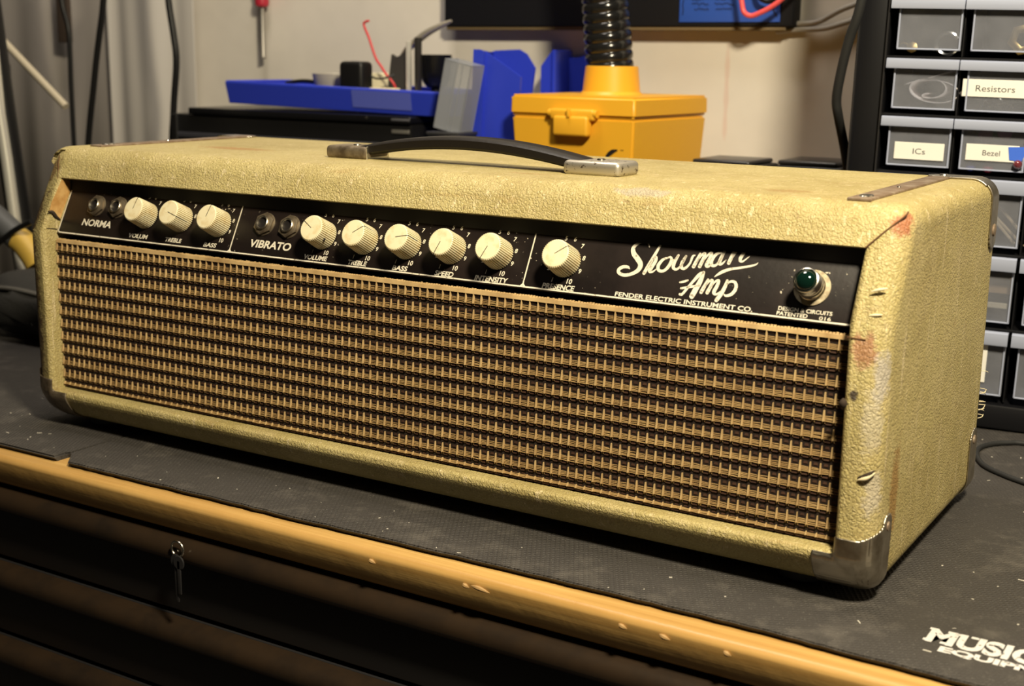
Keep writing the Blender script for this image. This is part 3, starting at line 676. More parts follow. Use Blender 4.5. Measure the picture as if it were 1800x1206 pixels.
def drawer(x0, x1, zt, h, lab=None, lx=None, lz=None, th=None):
    """front, floor and sides of a thin-walled drawer; zt is the top of its lip"""
    lip = .0072 if h < .045 else .0100; g = .0052; zb = zt-h+.0052
    bm = bmesh.new(); w = .0012
    box(bm, (x0+g, .0015, zb), (x1-.0008, .0015+w, zt-lip+.0005), .0004, 2, CM)
    box(bm, (x0+g, .0028, zb), (x1-.0012, .120, zb+w), 0, 1, CM); box(bm, (x0+g, .0028, zb+w), (x0+g+w, .120, zt-lip-.004), 0, 1, CM); box(bm, (x1-.0012-w, .0028, zb+w), (x1-.0012, .120, zt-lip-.004), 0, 1, CM)
    d = obj('drawer', bm, HAZY, cabn, None)
    bm = bmesh.new()                     # rolled lip with a slight overhang
    pr = [(.004, zt-.0004), (-.0026, zt), (-.0042, zt-.001), (-.0048, zt-lip+.001), (-.0042, zt-lip), (-.0022, zt-lip+.0008), (-.0010, zt-.0022), (.004, zt-.0022)]
    a = [bm.verts.new(CM @ Vector((x0, y, z))) for y, z in pr]; b = [bm.verts.new(CM @ Vector((x1, y, z))) for y, z in pr]
    for i in range(8): bm.faces.new((a[i], a[(i+1) % 8], b[(i+1) % 8], b[i]))
    bm.faces.new(a[::-1]); bm.faces.new(b); obj('pull_lip', bm, LIPM, d, 50)
    bm = bmesh.new()
    for xe in (x0+g+.0006, x1-.0018): box(bm, (xe-.0006, .0004, zb), (xe+.0006, .0018, zt-lip), .0003, 1, CM)
    box(bm, (x0+g, .0004, zb), (x1-.0010, .0018, zb+.0012), .0003, 1, CM); obj('drawer_edge', bm, LIPM, d, None)
    if lab is not None:
        l0, l1, za, zb_ = lx[0], lx[1], lz[0], lz[1]
        boxobj('label_sticker', (l0, .0008, za), (l1, .00145, zb_), PAPER, d, .0002, CM, 1)
        if lab:
            me = text_mesh(lab, th[2], th[1]-th[0], .0)
            obj('label_lettering', me, LINK, d, None, CM @ Matrix.Translation((th[0], .0007, th[3])) @ Matrix.Rotation(rad(90), 4, 'X'))
    return d
small_rows = [.3093+.042*k for k in (3, 2, 1, 0)]+[.2671, .2256]
for zt in small_rows:
    for i, (a, b) in enumerate(xs_s):
        L = (None,)
        if abs(zt-.2671) < 1e-6 and i == 1: L = ('Resistors', (-.0346, .0110), (.2417, .2540), (-.0254, .0012, .0046, .2455))
        if abs(zt-.2256) < 1e-6 and i == 0: L = ('ICs', (-.0782, -.0428), (.1945, .2070), (-.0648, -.0560, .0042, .1987))
        if abs(zt-.2256) < 1e-6 and i == 1: L = ('Bezel', (-.0278, .0085), (.1966, .2084), (-.0162, -.0043, .0040, .2005))
        drawer(a, b, zt, .0412, *L)
    shelf(zt+.0018)
    for x in (-.0374, .0141): divider(x, zt-.040, zt)
big = [(-.0885, .0155), (.0180, .1220)]
for k, zt in enumerate((.1838, .1284, .0735)):
    for i, (a, b) in enumerate(big):
        L = (None,)
        if k == 2 and i == 0: L = ('', (-.0400, .0022), (.0340, .0640), None)
        drawer(a, b, zt, .0540, *L)
    shelf(zt+.0018); divider(.0168, zt-.0535, zt)
struct_z = lambda x, y, z: CM @ Vector((x, y, z))
# things lying in the drawers
def at_cab(o): return o
def hexnut(name, x, y, z, R, r, h, m, lab, cat, tilt=0):
    bm = bmesh.new(); mx = CM @ Matrix.Translation((x, y, z)) @ Matrix.Rotation(rad(90+tilt), 4, 'X') @ Matrix.Rotation(rad(14), 4, 'Z')
    lathe(bm, [(R, 0), (R, h)], 6, mx, False, False); lathe(bm, [(R, h), (R*.86, h+.0006), (r*1.35, h+.0006), (r, h)], 6, mx, False, False)
    lathe(bm, [(r, h), (r, 0), (R, 0)], 6, mx, False, False); return tag(obj(name, bm, m), lab, cat)
BRASS = mat('brass', (.70, .50, .20), .3, 1)
hexnut('brass_nut', .0030, .012, .2826, .0115, .0055, .004, BRASS, 'large brass hex nut in the clear drawer above the Resistors drawer', 'nut')
bm = bmesh.new(); sweep(bm, [struct_z(-.0492+.0078*math.cos(t), .012, .2782+.0078*math.sin(t)) for t in np.linspace(.5, 5.9, 22)], .0016, 8, 0)
tag(obj('steel_ring', bm, mat('bright_steel', (.8, .78, .72), .2, 1)), 'bright open steel ring in the left-hand top drawer of the parts cabinet', 'ring')
bm = bmesh.new(); lathe(bm, [(.0012, 0), (.0042, .001), (.0040, .003), (.0012, .0036)], 8, CM @ Matrix.Translation((-.0735, .012, .2746)) @ Matrix.Rotation(rad(80), 4, 'X'))
sweep(bm, [struct_z(-.0735, .010, .2746), struct_z(-.079, .011, .278), struct_z(-.083, .012, .2775)], .0008, 8, 4); tag(obj('brass_screw', bm, BRASS), 'little brass screw beside the steel ring in the top drawer', 'screw')
bm = bmesh.new()                          # rolled paper bag: a spiral sheet
sp = []
for k in range(60):
    t = k/59*4.1*math.pi; r_ = .0035+.00115*t
    sp.append((-.0590+r_*math.cos(t+2.2)*1.30+.002, .2440+r_*math.sin(t+2.2)*.66-.003*math.cos(t*.5)))
sp.append((-.043, .2590))
def sheet(bm, line, y0, y1, th=.0004):
    A = [bm.verts.new(struct_z(x, y0, z)) for x, z in line]; B = [bm.verts.new(struct_z(x*1.0+.002, y1, z-.001)) for x, z in line]
    for i in range(len(line)-1): bm.faces.new((A[i], A[i+1], B[i+1], B[i]))
sheet(bm, sp, .006, .060); pb = tag(obj('paper_roll', bm, mat('thin_white_paper', (.84, .78, .76), .8), None, 60), 'rolled white paper bag in the unlabelled drawer left of the Resistors drawer', 'paper bag')
pb.modifiers.new('t', 'SOLIDIFY').thickness = .0006
for k, (x, z, a) in enumerate(((-.004, .155, 35), (-.001, .151, 38), (.002, .160, 36), (.005, .149, 30))):
    bm = bmesh.new(); sweep(bm, [struct_z(x-.016*math.cos(rad(a+10)), .006+.003*k, z+.020*math.sin(rad(a))), struct_z(x+.012, .012+.003*k, z-.014)], .0012, 8, 0)
    tag(obj('tan_stick', bm, mat('tan_plastic', (.62, .50, .33), .5)), ('highest', 'second highest', 'third highest', 'lowest')[k]+' slanting tan stick in the big drawer below the ICs drawer'.replace('below the ICs drawer', 'beside the rear metal corner'), 'stick', 'tan sticks in the big drawer')
for k, (x0, x1, z0, z1, c, lab) in enumerate(((-.020, .012, .0895, .0935, (.70, .62, .45), 'cream card lying low in the middle big drawer'), (-.030, .013, .1000, .1120, (.42, .28, .16), 'brown paper packet in the middle big drawer'))):
    tag(boxobj(('card_slip', 'paper_packet')[k], (x0, .006+.004*k, z0), (x1, .009+.004*k, z1), mat('slip_%d' % k, c, .8), None, .0004, CM, 1), lab, ('card', 'packet')[k])
for k, (x, z, r_, c, nm) in enumerate(((-.012, .1905, .0040, (.35, .02, .06), 'red'), (-.024, .1905, .0036, (.05, .07, .35), 'blue'), (-.003, .2155, .0052, (.30, .03, .16), 'magenta'), (-.016, .2135, .0050, (.24, .03, .12), 'plum'))):
    bm = bmesh.new(); lathe(bm, [(r_*.7, 0), (r_, .001), (r_, .004), (r_*.6, .0055), (r_*.3, .0058)], 20, CM @ Matrix.Translation((x, .012, z)) @ Matrix.Rotation(rad(70), 4, 'X'))
    tag(obj('lamp_bezel', bm, mat('bezel_'+nm, c, .25)), nm+' plastic lamp bezel inside the Bezel drawer', 'bezel')
bm = bmesh.new(); lathe(bm, [(.0028, 0), (.0032, .001), (.0032, .003), (.0022, .005), (.0006, .006)], 20, CM @ Matrix.Translation((.0085, .0005, .1945)) @ Matrix.Rotation(rad(60), 4, 'X'))
tag(obj('red_lamp_jewel', bm, mat('red_jewel', (.16, .03, .04), .08, coat=1)), 'shiny red lamp jewel at the lower corner of the Bezel label', 'jewel')
tp = bmesh.new(); tp.faces.new([tp.verts.new(struct_z(*p)) for p in ((.0010, .0006, .2074), (.0115, .0006, .2080), (.0125, .0006, .2020), (.0105, .0006, .1975), (.0025, .0006, .1983))])
o = tag(obj('blue_tape', tp, mat('blue_masking_tape', (.04, .14, .70), .6), None, None), 'torn scrap of blue tape over the end of the Bezel label', 'tape'); o.modifiers.new('t', 'SOLIDIFY').thickness = .0003
bm = bmesh.new(); rnd = random.Random(3)
for k in range(9):
    a = struct_z(-.030+rnd.random()*.036, .010+.003*k, .2325+rnd.random()*.003); b = struct_z(-.034+rnd.random()*.044, .010+.003*k, .236+rnd.random()*.006); sweep(bm, [a, (a+b)/2+Vector((0, 0, .002)), b], .0006, 6, 3)
tag(obj('resistor_leads', bm, mat('tinned_wire', (.6, .6, .55), .3, 1), None), 'tangle of resistors and bare leads inside the Resistors drawer', 'resistors', kind='stuff')

# ------------------------------------------------------------------ cables on the right
tag(tube('black_cable', [(.470, .355, .36), (.4590, .360, .2760), (.4500, .365, .247), (.4440, .370, .225), (.4395, .376, .203), (.4395, .384, .188), (.4365, .415, .160), (.4310, .455, .12), (.4262, .50, .03), (.4225, .53, MAT_Z+.0045)], .0036, BLACK_RUB),
    'black cable hanging in a bow down the side of the parts cabinet', 'cable')
tag(tube('thin_black_cable', [(.70, .215, -.0352), (.65, .243, -.0352), (.6178, .2608, -.0352), (.6036, .2698, -.0352), (.5876, .2844, -.0352), (.5779, .306, -.0352), (.5754, .3257, -.0352), (.581, .3413, -.0352), (.5907, .3513, -.0352), (.5995, .3556, -.0352), (.63, .359, -.0352), (.70, .362, -.0352)], .0018, BLACK_RUB, n=10),
    'thin black cable looped on the mat behind the amplifier', 'cable')
for k, (pts, lab) in enumerate(((((.30, .612, .262), (.321, .612, .264), (.340, .612, .2655), (.361, .612, .276), (.379, .612, .283), (.43, .612, .305)), 'upper of two grey cables running along the wall from the black board'),
                                (((.30, .612, .257), (.323, .612, .2585), (.346, .612, .2595), (.363, .612, .264), (.380, .612, .270), (.43, .612, .292)), 'lower of two grey cables running along the wall from the black board'))):
    tag(tube('grey_cable', pts, .0026, mat('grey_cable_jacket', (.42, .39, .34), .5), n=10), lab, 'cable', 'grey cables on the wall')
for k, (x0, x1, y, z, lab) in enumerate(((.285, .345, .46, .1452, 'low black strip just visible behind the amplifier next to the yellow box'), (.352, .412, .49, .1458, 'low black strip just visible behind the amplifier next to the parts cabinet'))):
    t = thing('black_case', lab.replace('strip', 'case'), 'case', ((x0+x1)/2, y+.03, MAT_Z))
    bm = bmesh.new(); box(bm, (x0, y, MAT_Z), (x1, y+.06, z-.004), .003, 3); obj('case_body', bm, BLACK, t)
    bm = bmesh.new(); box(bm, (x0+.001, y+.001, z-.004), (x1-.006, y+.059, z), .0018, 3); obj('case_lid', bm, SATIN, t)

# ------------------------------------------------------------------ yellow case with hose
yb = thing('yellow_case', 'deep yellow plastic case with a front latch and a hose socket on its lid', 'case', (.185, .49, MAT_Z))
YM = Matrix.Translation((.2490, .4200, 0)) @ Matrix.Rotation(rad(-3), 4, 'Z')
def taper_box(lo, hi, ins, bev, mx):
    bm = bmesh.new(); vs = box(bm, lo, hi)
    for v in bm.verts:
        if abs(v.co.z-lo[2]) < 1e-6:
            v.co.x += ins if v.co.x < (lo[0]+hi[0])/2 else -ins; v.co.y += ins if v.co.y < (lo[1]+hi[1])/2 else -ins
    bmesh.ops.bevel(bm, geom=[e for e in bm.edges], offset=bev, segments=3, affect='EDGES'); bmesh.ops.transform(bm, matrix=mx, verts=bm.verts); return bm
obj('case_body', taper_box((-.1285, .0006, MAT_Z), (-.0006, .138, .1785), .012, .0022, YM), YELLOW, yb)
lid = obj('case_lid', taper_box((-.1295, 0, .1790), (0, .139, .1972), -.0004, .0024, YM), YELLOW, yb)
bm = bmesh.new(); box(bm, (-.0825, -.0075, .1760), (-.0365, .0004, .1862), .0028, 4, YM); box(bm, (-.0775, -.0100, .1625), (-.0415, -.0005, .1800), .0026, 4, YM); lt = obj('latch', bm, YELLOW, yb)
bm = bmesh.new(); 
for x in (-.0825, -.0365): lathe(bm, [(.0034, -.002), (.0036, 0), (.0034, .002)], 18, YM @ Matrix.Translation((x, -.0040, .1822)) @ Matrix.Rotation(rad(90), 4, 'Y'))
box(bm, (-.0620, -.0118, .1790), (-.0590, -.0085, .1868), .0008, 2, YM); obj('latch_hinge', bm, YELLOW, lt)
obj('printed_mark', ribbon([[(-28.5, 140.5, 2.2), (-27.2, 146.0, 3.4), (-22.5, 150.0, 4.0), (-17.5, 151.8, 1.6)], [(-22.5, 142.0, 1.0), (-19.5, 144.0, 1.8), (-13.0, 144.5, 2.0)], [(-13.5, 152.0, .7), (-11.0, 152.0, .7)]],
    lambda u, v: YM @ Vector((u/1000, .0010+(.1785-v/1000)*.0556-.0006, v/1000))), INK, yb, None)
cx, cy = .1835, .5020
bm = bmesh.new(); lathe(bm, [(.0300, .1965), (.0285, .1985), (.0268, .2000), (.0245, .2225), (.0232, .2230), (.0228, .2200), (.0228, .198)], 48, Matrix.Translation((cx, cy, 0)), False, False); obj('hose_socket', bm, YELLOW, lid)
hose = thing('ribbed_hose', 'glossy black ribbed hose rising from the yellow case', 'hose', (cx, cy, .2))
bm = bmesh.new(); HL = []; n = 40; zz = .200
def hose_c(z): t = (z-.2)/.25; return Vector((cx-.026*t-.008*t*t, cy+.0*t, z))
rings = []
while zz < .46:
    ph = ((zz-.2) % .0090)/.0090
    rings.append((zz, .0206+.0016*(1-abs(2*ph-1)**2.5)-.010*max(0, zz-.25)*.6)); zz += .00075
prev = None
for z, r_ in rings:
    c = hose_c(z); ring = []
    for i in range(n):
        a = 2*math.pi*i/n; dz = .0028*math.cos(a-.8)        # helical lean of the ribs
        ring.append(bm.verts.new(c+Vector((r_*math.cos(a), r_*math.sin(a), dz))))
    if prev:
        for i in range(n): bm.faces.new((prev[i], prev[(i+1) % n], ring[(i+1) % n], ring[i]))
    prev = ring
obj('hose_tube', bm, mat('glossy_black_vinyl', (.010, .010, .010), .16), hose, 80)
bm = bmesh.new(); zz = .2045
pts = []
for k in range(int((.455-.2)/.0090*24)):
    a = 2*math.pi*k/24; z = .2045+.0090*k/24; c = hose_c(z); r_ = .0204-.010*max(0, z-.25)*.6; pts.append(c+Vector((r_*math.cos(a-.8), r_*math.sin(a-.8), 0)))
sweep(bm, pts, .0013, 8, 0); obj('spiral_wire', bm, mat('dull_black_vinyl', (.035, .033, .030), .35), hose, 60)

# ------------------------------------------------------------------ blue bins, clear tray, small black box
def prism_xz(bm, poly, y0, y1):
    A = [bm.verts.new((x, y0, z)) for x, z in poly]; B = [bm.verts.new((x, y1, z)) for x, z in poly]; n_ = len(poly)
    for i in range(n_): bm.faces.new((A[i], A[(i+1) % n_], B[(i+1) % n_], B[i]))
    bm.faces.new(A[::-1]); bm.faces.new(B)
b1 = thing('stacking_bin', 'tall blue stacking bin stood on end left of the yellow case', 'storage bin', (.09, .52, MAT_Z))
bm = bmesh.new(); prism_xz(bm, [(.058, MAT_Z), (.0625, .2355), (.0699, .2349), (.1099, .2120), (.1085, .185), (.1040, MAT_Z)], .460, .4625); obj('side_wall', bm, BLUE, b1, None)
bm = bmesh.new(); prism_xz(bm, [(.0000, MAT_Z), (.0010, .2340), (.0090, .2362), (.0374, .2375), (.0463, .2330), (.0568, .2189), (.0520, .185), (.048, MAT_Z)], .575, .5775); obj('side_wall', bm, BLUE, b1, None)
bm = bmesh.new()                     # the floor of the bin joins both walls
A = [(.052, .458, MAT_Z), (.0600, .458, .2364), (.0010, .579, .2340), (-.006, .579, MAT_Z)]; B_ = [(p[0]+.0035, p[1]+.001, p[2]) for p in A]
va = [bm.verts.new(p) for p in A]; vb = [bm.verts.new(p) for p in B_]
for i in range(4): bm.faces.new((va[i], va[(i+1) % 4], vb[(i+1) % 4], vb[i]))
bm.faces.new(va); bm.faces.new(vb[::-1]); obj('bin_floor', bm, BLUE, b1, None)
bm = bmesh.new(); prism_xz(bm, [(.0500, MAT_Z), (.0595, .2366), (.0660, .2364), (.0710, .2345), (.0710, .2300), (.063, MAT_Z)], .4565, .4600); obj('rim', bm, BLUE, b1)
b2 = thing('stacking_bin', 'blue stacking bin stood on end between the tall bin and the hose', 'storage bin', (.09, .59, MAT_Z))
bm = bmesh.new(); prism_xz(bm, [(.0600, .19), (.0600, .2210), (.0735, .2375), (.0770, .2375), (.0770, MAT_Z), (.0600, MAT_Z)], .582, .5845); obj('side_wall', bm, BLUE, b2, None)
bm = bmesh.new(); box(bm, (.0750, .578, MAT_Z), (.0790, .614, .2372), .001, 2); obj('bin_floor', bm, BLUE, b2)
bm = bmesh.new(); prism_xz(bm, [(.0790, MAT_Z), (.0790, .2300), (.0900, .2300), (.1056, .2344), (.1120, .2344), (.1120, MAT_Z)], .606, .6085); obj('side_wall', bm, BLUE, b2, None)
ct = thing('clear_tray', 'hazy clear plastic tray leaning against the tall blue bin', 'tray', (.045, .47, .165))
CTM = Matrix.Translation((.0480, .4300, .1600)) @ Matrix.Rotation(rad(12), 4, 'Y')
bm = bmesh.new(); box(bm, (-.017, 0, 0), (.014, .0014, .066), .0004, 1, CTM); 
for a, b in (((-.017, 0, 0), (-.0156, .022, .066)), ((.0126, 0, 0), (.014, .022, .066)), ((-.017, 0, .0646), (.014, .022, .066)), ((-.017, 0, 0), (.014, .022, .0014))): box(bm, a, b, .0003, 1, CTM)
for x in (-.002, .004): box(bm, (x, -.0008, .001), (x+.0012, .0002, .065), .0003, 1, CTM)
HZ2 = bpy.data.materials.new('clouded_clear_plastic'); t_ = NT(HZ2); t_.bsdf.inputs['Base Color'].default_value = (.36, .38, .42, 1); t_.bsdf.inputs['Roughness'].default_value = .3
q_ = t_.n('ShaderNodeBsdfTransparent'); w_ = t_.n('ShaderNodeMixShader'); w_.inputs[0].default_value = .5; t_.l(q_.outputs[0], w_.inputs[1]); t_.l(t_.bsdf.outputs[0], w_.inputs[2]); t_.l(w_.outputs[0], t_.out.inputs['Surface'])
obj('tray_shell', bm, HZ2, ct, None)
sb = thing('small_black_box', 'small dark box under the clear tray, left of the tall blue bin', 'box', (.037, .48, MAT_Z))
bm = bmesh.new(); box(bm, (.0290, .424, MAT_Z), (.0640, .4560, .1570), .001, 2); obj('box_body', bm, mat('dark_blue_black', (.016, .017, .022), .5), sb)
bm = bmesh.new(); box(bm, (.0280, .423, .1570), (.0650, .4570, .1600), .0008, 2); obj('box_rim', bm, DARK, sb)

# ------------------------------------------------------------------ black equipment, blue tray and what lies in it
eq = thing('black_equipment_case', 'wide black equipment case with a small silver badge, behind the handle', 'equipment case', (-.16, .53, MAT_Z))
bm = bmesh.new(); box(bm, (-.336, .452, MAT_Z), (-.010, .60, .1640), .002, 2); obj('case_body', bm, BLACK, eq)
boxobj('bottom_rail', (-.330, .450, .1385), (-.011, .453, .1445), mat('slate_plastic', (.045, .045, .055), .45), eq, .0008)
boxobj('front_post', (-.3365, .4495, MAT_Z), (-.3270, .454, .1635), BLACK, eq, .001)
boxobj('badge', (-.0330, .4505, .1545), (-.0120, .4525, .1582), mat('silver_badge', (.55, .53, .48), .35, .8), eq, .0004)
lt2 = thing('flat_black_unit', 'flat glossy black unit lying on the equipment case, under the blue tray', 'electronic unit', (-.15, .53, .1640))
boxobj('unit_body', (-.308, .448, .1640), (-.0085, .60, .1715), mat('gloss_black', (.006, .006, .007), .24, spec=.35), lt2, .0018)
for x0, x1, z, c in ((-.062, -.057, .1702, 0), (-.0165, .0100, .1690, 0)): 
    bm = bmesh.new(); lathe(bm, [(.0014, 0), (.0013, .0006), (.0006, .0009)], 14, Matrix.Translation((x0, .4482, z-.0015)) @ Matrix.Rotation(rad(90), 4, 'X')); obj('button', bm, CHROME, lt2)
boxobj('port', (-.031, .4472, .1668), (-.009, .4485, .1692), mat('grey_port', (.09, .09, .10), .4), lt2, .0004)
TM = Matrix.Translation((-.118, .46, .1758)) @ Matrix.Rotation(rad(1.15), 4, 'Y')
tr = thing('blue_tray', 'long shallow blue plastic tray full of odds and ends', 'tray', (-.118, .51, .173))
bm = bmesh.new(); x0, x1, h = -.141, .139, .0215
def tw(a0, a1, b0, b1): 
    vs = [bm.verts.new(TM @ Vector(p)) for p in (a0, a1, b1, b0)]; return bm.faces.new(vs)
i_ = .0016
bt = [(x0+i_, .002, 0), (x1-i_, .002, 0), (x1-i_, .095, 0), (x0+i_, .095, 0)]; tp_ = [(x0, -.002, h), (x1, -.002, h), (x1, .099, h), (x0, .099, h)]
B = [bm.verts.new(TM @ Vector(p)) for p in bt]; T = [bm.verts.new(TM @ Vector(p)) for p in tp_]
bm.faces.new(B)
for i in range(4): bm.faces.new((B[i], B[(i+1) % 4], T[(i+1) % 4], T[i]))
o = obj('tray_shell', bm, BLUE, tr, None); so = o.modifiers.new('t', 'SOLIDIFY'); so.thickness = .0022; so.offset = 1; bb = o.modifiers.new('b', 'BEVEL'); bb.width = .0008; bb.segments = 2
bm = bmesh.new()
P4 = [TM @ Vector(p) for p in tp_]; sweep(bm, P4+[P4[0]], .0013, 8, 0); obj('tray_rim', bm, BLUE, tr, 60)
lb = bmesh.new(); lb.faces.new([lb.verts.new(TM @ Vector(p)) for p in ((.030, -.0009, .003), (.104, -.0009, .003), (.104, -.00395, .0205), (.030, -.00395, .0205))]); obj('painted_reflection', lb, mat('pale_blue_reflection', (.10, .13, .55), .35), tr, None)  # lighter blue sheet paints a reflection onto the tray front
TZ = .180
bw = thing('white_bowl', 'white plastic bowl at the rim of the blue tray behind the black plug', 'bowl', (-.152, .505, TZ))
bm = bmesh.new(); lathe(bm, [(.012, TZ), (.018, TZ+.004), (.0245, TZ+.018), (.0265, TZ+.0300), (.0255, TZ+.0302), (.0235, TZ+.018), (.017, TZ+.0055), (.001, TZ+.004)], 40, Matrix.Translation((-.1505, .512, 0))); obj('bowl_shell', bm, mat('grey_white_plastic', (.42, .39, .34), .4), bw, 60)
ad = thing('power_adapter', 'square black power adapter in the blue tray with a thin lead', 'power adapter', (-.096, .475, TZ))
bm = bmesh.new(); box(bm, (-.1115, .4650, TZ), (-.0810, .4860, .2235), .005, 4, None); obj('adapter_body', bm, BLACK, ad); tube('lead', [(-.082, .480, .209), (-.074, .482, .2065), (-.066, .486, .2075), (-.060, .492, .2105)], .0010, BLACK, ad)
bk = tag(boxobj('hazy_jar', (-.1590, .541, TZ), (-.1480, .5515, .2235), HZ2, None, .003), 'small hazy jar behind the black power adapter', 'jar')
bx = thing('cream_box', 'low cream box between the power adapter and the dark plate', 'box', (-.092, .51, TZ))
boxobj('box_body', (-.1130, .500, TZ), (-.0785, .535, .2118), mat('cream_card', (.72, .66, .46), .6), bx, .0015); boxobj('box_flap', (-.113, .489, .1930), (-.054, .500, .1955), mat('grey_card', (.26, .24, .20), .6), bx, .0006)
pp = tag(boxobj('yellow_paper_pad', (-.110, .478, .1800), (-.050, .4885, .1975), mat('yellow_paper', (.80, .72, .42), .7), None, .0006), 'pale yellow paper pad lying at the front of the blue tray', 'paper pad')
tag(tube('red_wire', [(-.0905, .490, .2640), (-.0955, .490, .2625), (-.0965, .490, .2590), (-.0905, .490, .2470), (-.0865, .490, .2370), (-.0815, .490, .2260), (-.0755, .490, .2190), (-.0690, .490, .2110), (-.0620, .492, .2030), (-.0600, .495, .1960)], .0013, mat('red_insulation', (.62, .05, .06), .4)), 'stiff red wire sticking up out of the blue tray', 'wire')
dp = thing('dark_plate', 'dark grey notched plate standing in the blue tray', 'plate', (-.061, .505, TZ))
bm = bmesh.new(); prism_xz(bm, [(-.0760, TZ), (-.0765, .2040), (-.0725, .2310), (-.0670, .2280), (-.0610, .2300), (-.0500, .2390), (-.0495, TZ)], .504, .508); obj('plate_body', bm, mat('charcoal', (.040, .038, .036), .55), dp)
st = thing('chrome_bracket', 'chrome post with a slanting metal arm reaching under the black board', 'bracket', (-.044, .505, TZ))
bm = bmesh.new(); box(bm, (-.0500, .498, TZ), (-.0455, .502, .2440), .0006, 2); obj('post', bm, mat('bright_chrome', (.85, .82, .74), .3, .5), st)
bm = bmesh.new(); box(bm, (-.0400, .4985, TZ), (-.0340, .5045, .2480), .0010, 2); obj('post', bm, mat('dark_steel', (.12, .11, .10), .3, .8), st)
bm = bmesh.new(); sweep(bm, [(-.0645, .509, .2275), (-.0560, .509, .2358), (-.0450, .509, .2438), (-.0320, .510, .2525), (-.0180, .512, .2592), (-.0050, .514, .2645)], lambda t: .0022+.0038*math.sin(math.pi*min(1, t*1.02))**.7, 10, 5, .60); obj('arm', bm, mat('brushed_steel', (.50, .46, .39), .35, .55), st, 60)
cp_ = thing('black_cup', 'glossy black round-bottomed cup at the end of the blue tray', 'cup', (-.0215, .515, .19))
bm = bmesh.new(); lathe(bm, [(.0040, .1965), (.0110, .1985), (.0160, .2040), (.0185, .2130), (.0195, .2310), (.0182, .2312), (.0170, .214), (.0130, .204), (.001, .200)], 40, Matrix.Translation((-.0285, .5205, 0)) @ Matrix.Diagonal((.85, .85, 1, 1))); obj('cup_shell', bm, mat('gloss_black', (.006, .006, .007), .24, spec=.35), cp_, 60)
bm = bmesh.new(); lathe(bm, [(.012, TZ-.004), (.012, TZ-.002), (.005, TZ), (.005, .1975)], 24, Matrix.Translation((-.0285, .5205, 0))); obj('cup_foot', bm, BLACK, cp_)
tag(tube('black_lead', [(-.215, .505, .1990), (-.190, .500, .2015), (-.172, .498, .2010), (-.160, .497, .1985), (-.150, .497, .196)], .0022, BLACK), 'flat black lead lying over the rim of the blue tray', 'lead')

# ------------------------------------------------------------------ on the wall
sd = thing('screwdriver', 'screwdriver with a red handle hanging on the wall', 'screwdriver', (-.339, .61, .225))
bm = bmesh.new(); lathe(bm, [(.0030, .2235), (.0036, .2255), (.0030, .2270), (.0030, .2830)], 16, Matrix.Translation((-.3392, .606, 0))); obj('shaft', bm, mat('steel', (.34, .32, .29), .4, .7), sd)
bm = bmesh.new(); lathe(bm, [(.0040, .2825), (.0078, .2850), (.0086, .2900), (.0070, .2980), (.0090, .312), (.0095, .345), (.0088, .358), (.004, .362)], 20, Matrix.Translation((-.3392, .606, 0))); obj('handle', bm, mat('red_plastic', (.42, .02, .04), .35), sd)
wb = thing('wall_board', 'wide black board fixed to the wall above the bench', 'board', (.12, .61, .26))
boxobj('board_panel', (-.0715, .5980, .2610), (.3205, .6195, .52), mat('matt_black_board', (.008, .008, .010), .55, spec=.25), wb, .0015)
boxobj('bottom_trim', (-.0700, .6005, .2575), (.3130, .6195, .2612), mat('brown_trim', (.19, .135, .065), .6), wb, .0006)
bs = thing('blue_sheet', 'blue sheet with dark handwriting fixed to the black board', 'sheet', (.257, .597, .29))
boxobj('sheet', (.2060, .5965, .2650), (.3085, .5980, .335), mat('blue_card', (.025, .085, .42), .5), bs, .0003)
bm = bmesh.new(); rnd = random.Random(5)
for x0, x1, z in ((.219, .2365, .2820), (.222, .2370, .2775), (.2425, .262, .2818), (.244, .2600, .2775), (.2185, .231, .2865), (.243, .257, .2865)):
    pts = [(x0+(x1-x0)*k/14, .5962, z+rnd.uniform(-.0011, .0011)) for k in range(15)]; sweep(bm, pts, .00035, 5, 2)
sweep(bm, [(.2095, .5962, .272), (.2102, .5962, .277), (.2094, .5962, .281), (.2103, .5962, .286)], .0005, 5, 3)
sweep(bm, [(.3005, .5962, .2795), (.3030, .5962, .2740), (.3060, .5962, .2705)], .0008, 5, 3)
obj('handwriting', bm, mat('dark_ink', (.008, .018, .07), .6), bs, None)
tag(tube('red_cable_loop', [(.2680, .575, .330), (.2765, .575, .295), (.2790, .575, .2820), (.2815, .575, .2735), (.2880, .575, .2700), (.2960, .575, .2722), (.3080, .575, .2780), (.3200, .575, .2870), (.335, .575, .305), (.34, .58, .34)], .0024, mat('pink_red_insulation', (.80, .10, .10), .4)), 'loop of red cable hanging in front of the blue sheet', 'cable')
tag(tube('black_cable_loop', [(.285, .585, .330), (.2900, .585, .292), (.2985, .585, .2835), (.3080, .585, .2850), (.3160, .585, .2905), (.325, .587, .33)], .0024, BLACK), 'short loop of black cable behind the red cable loop', 'cable')

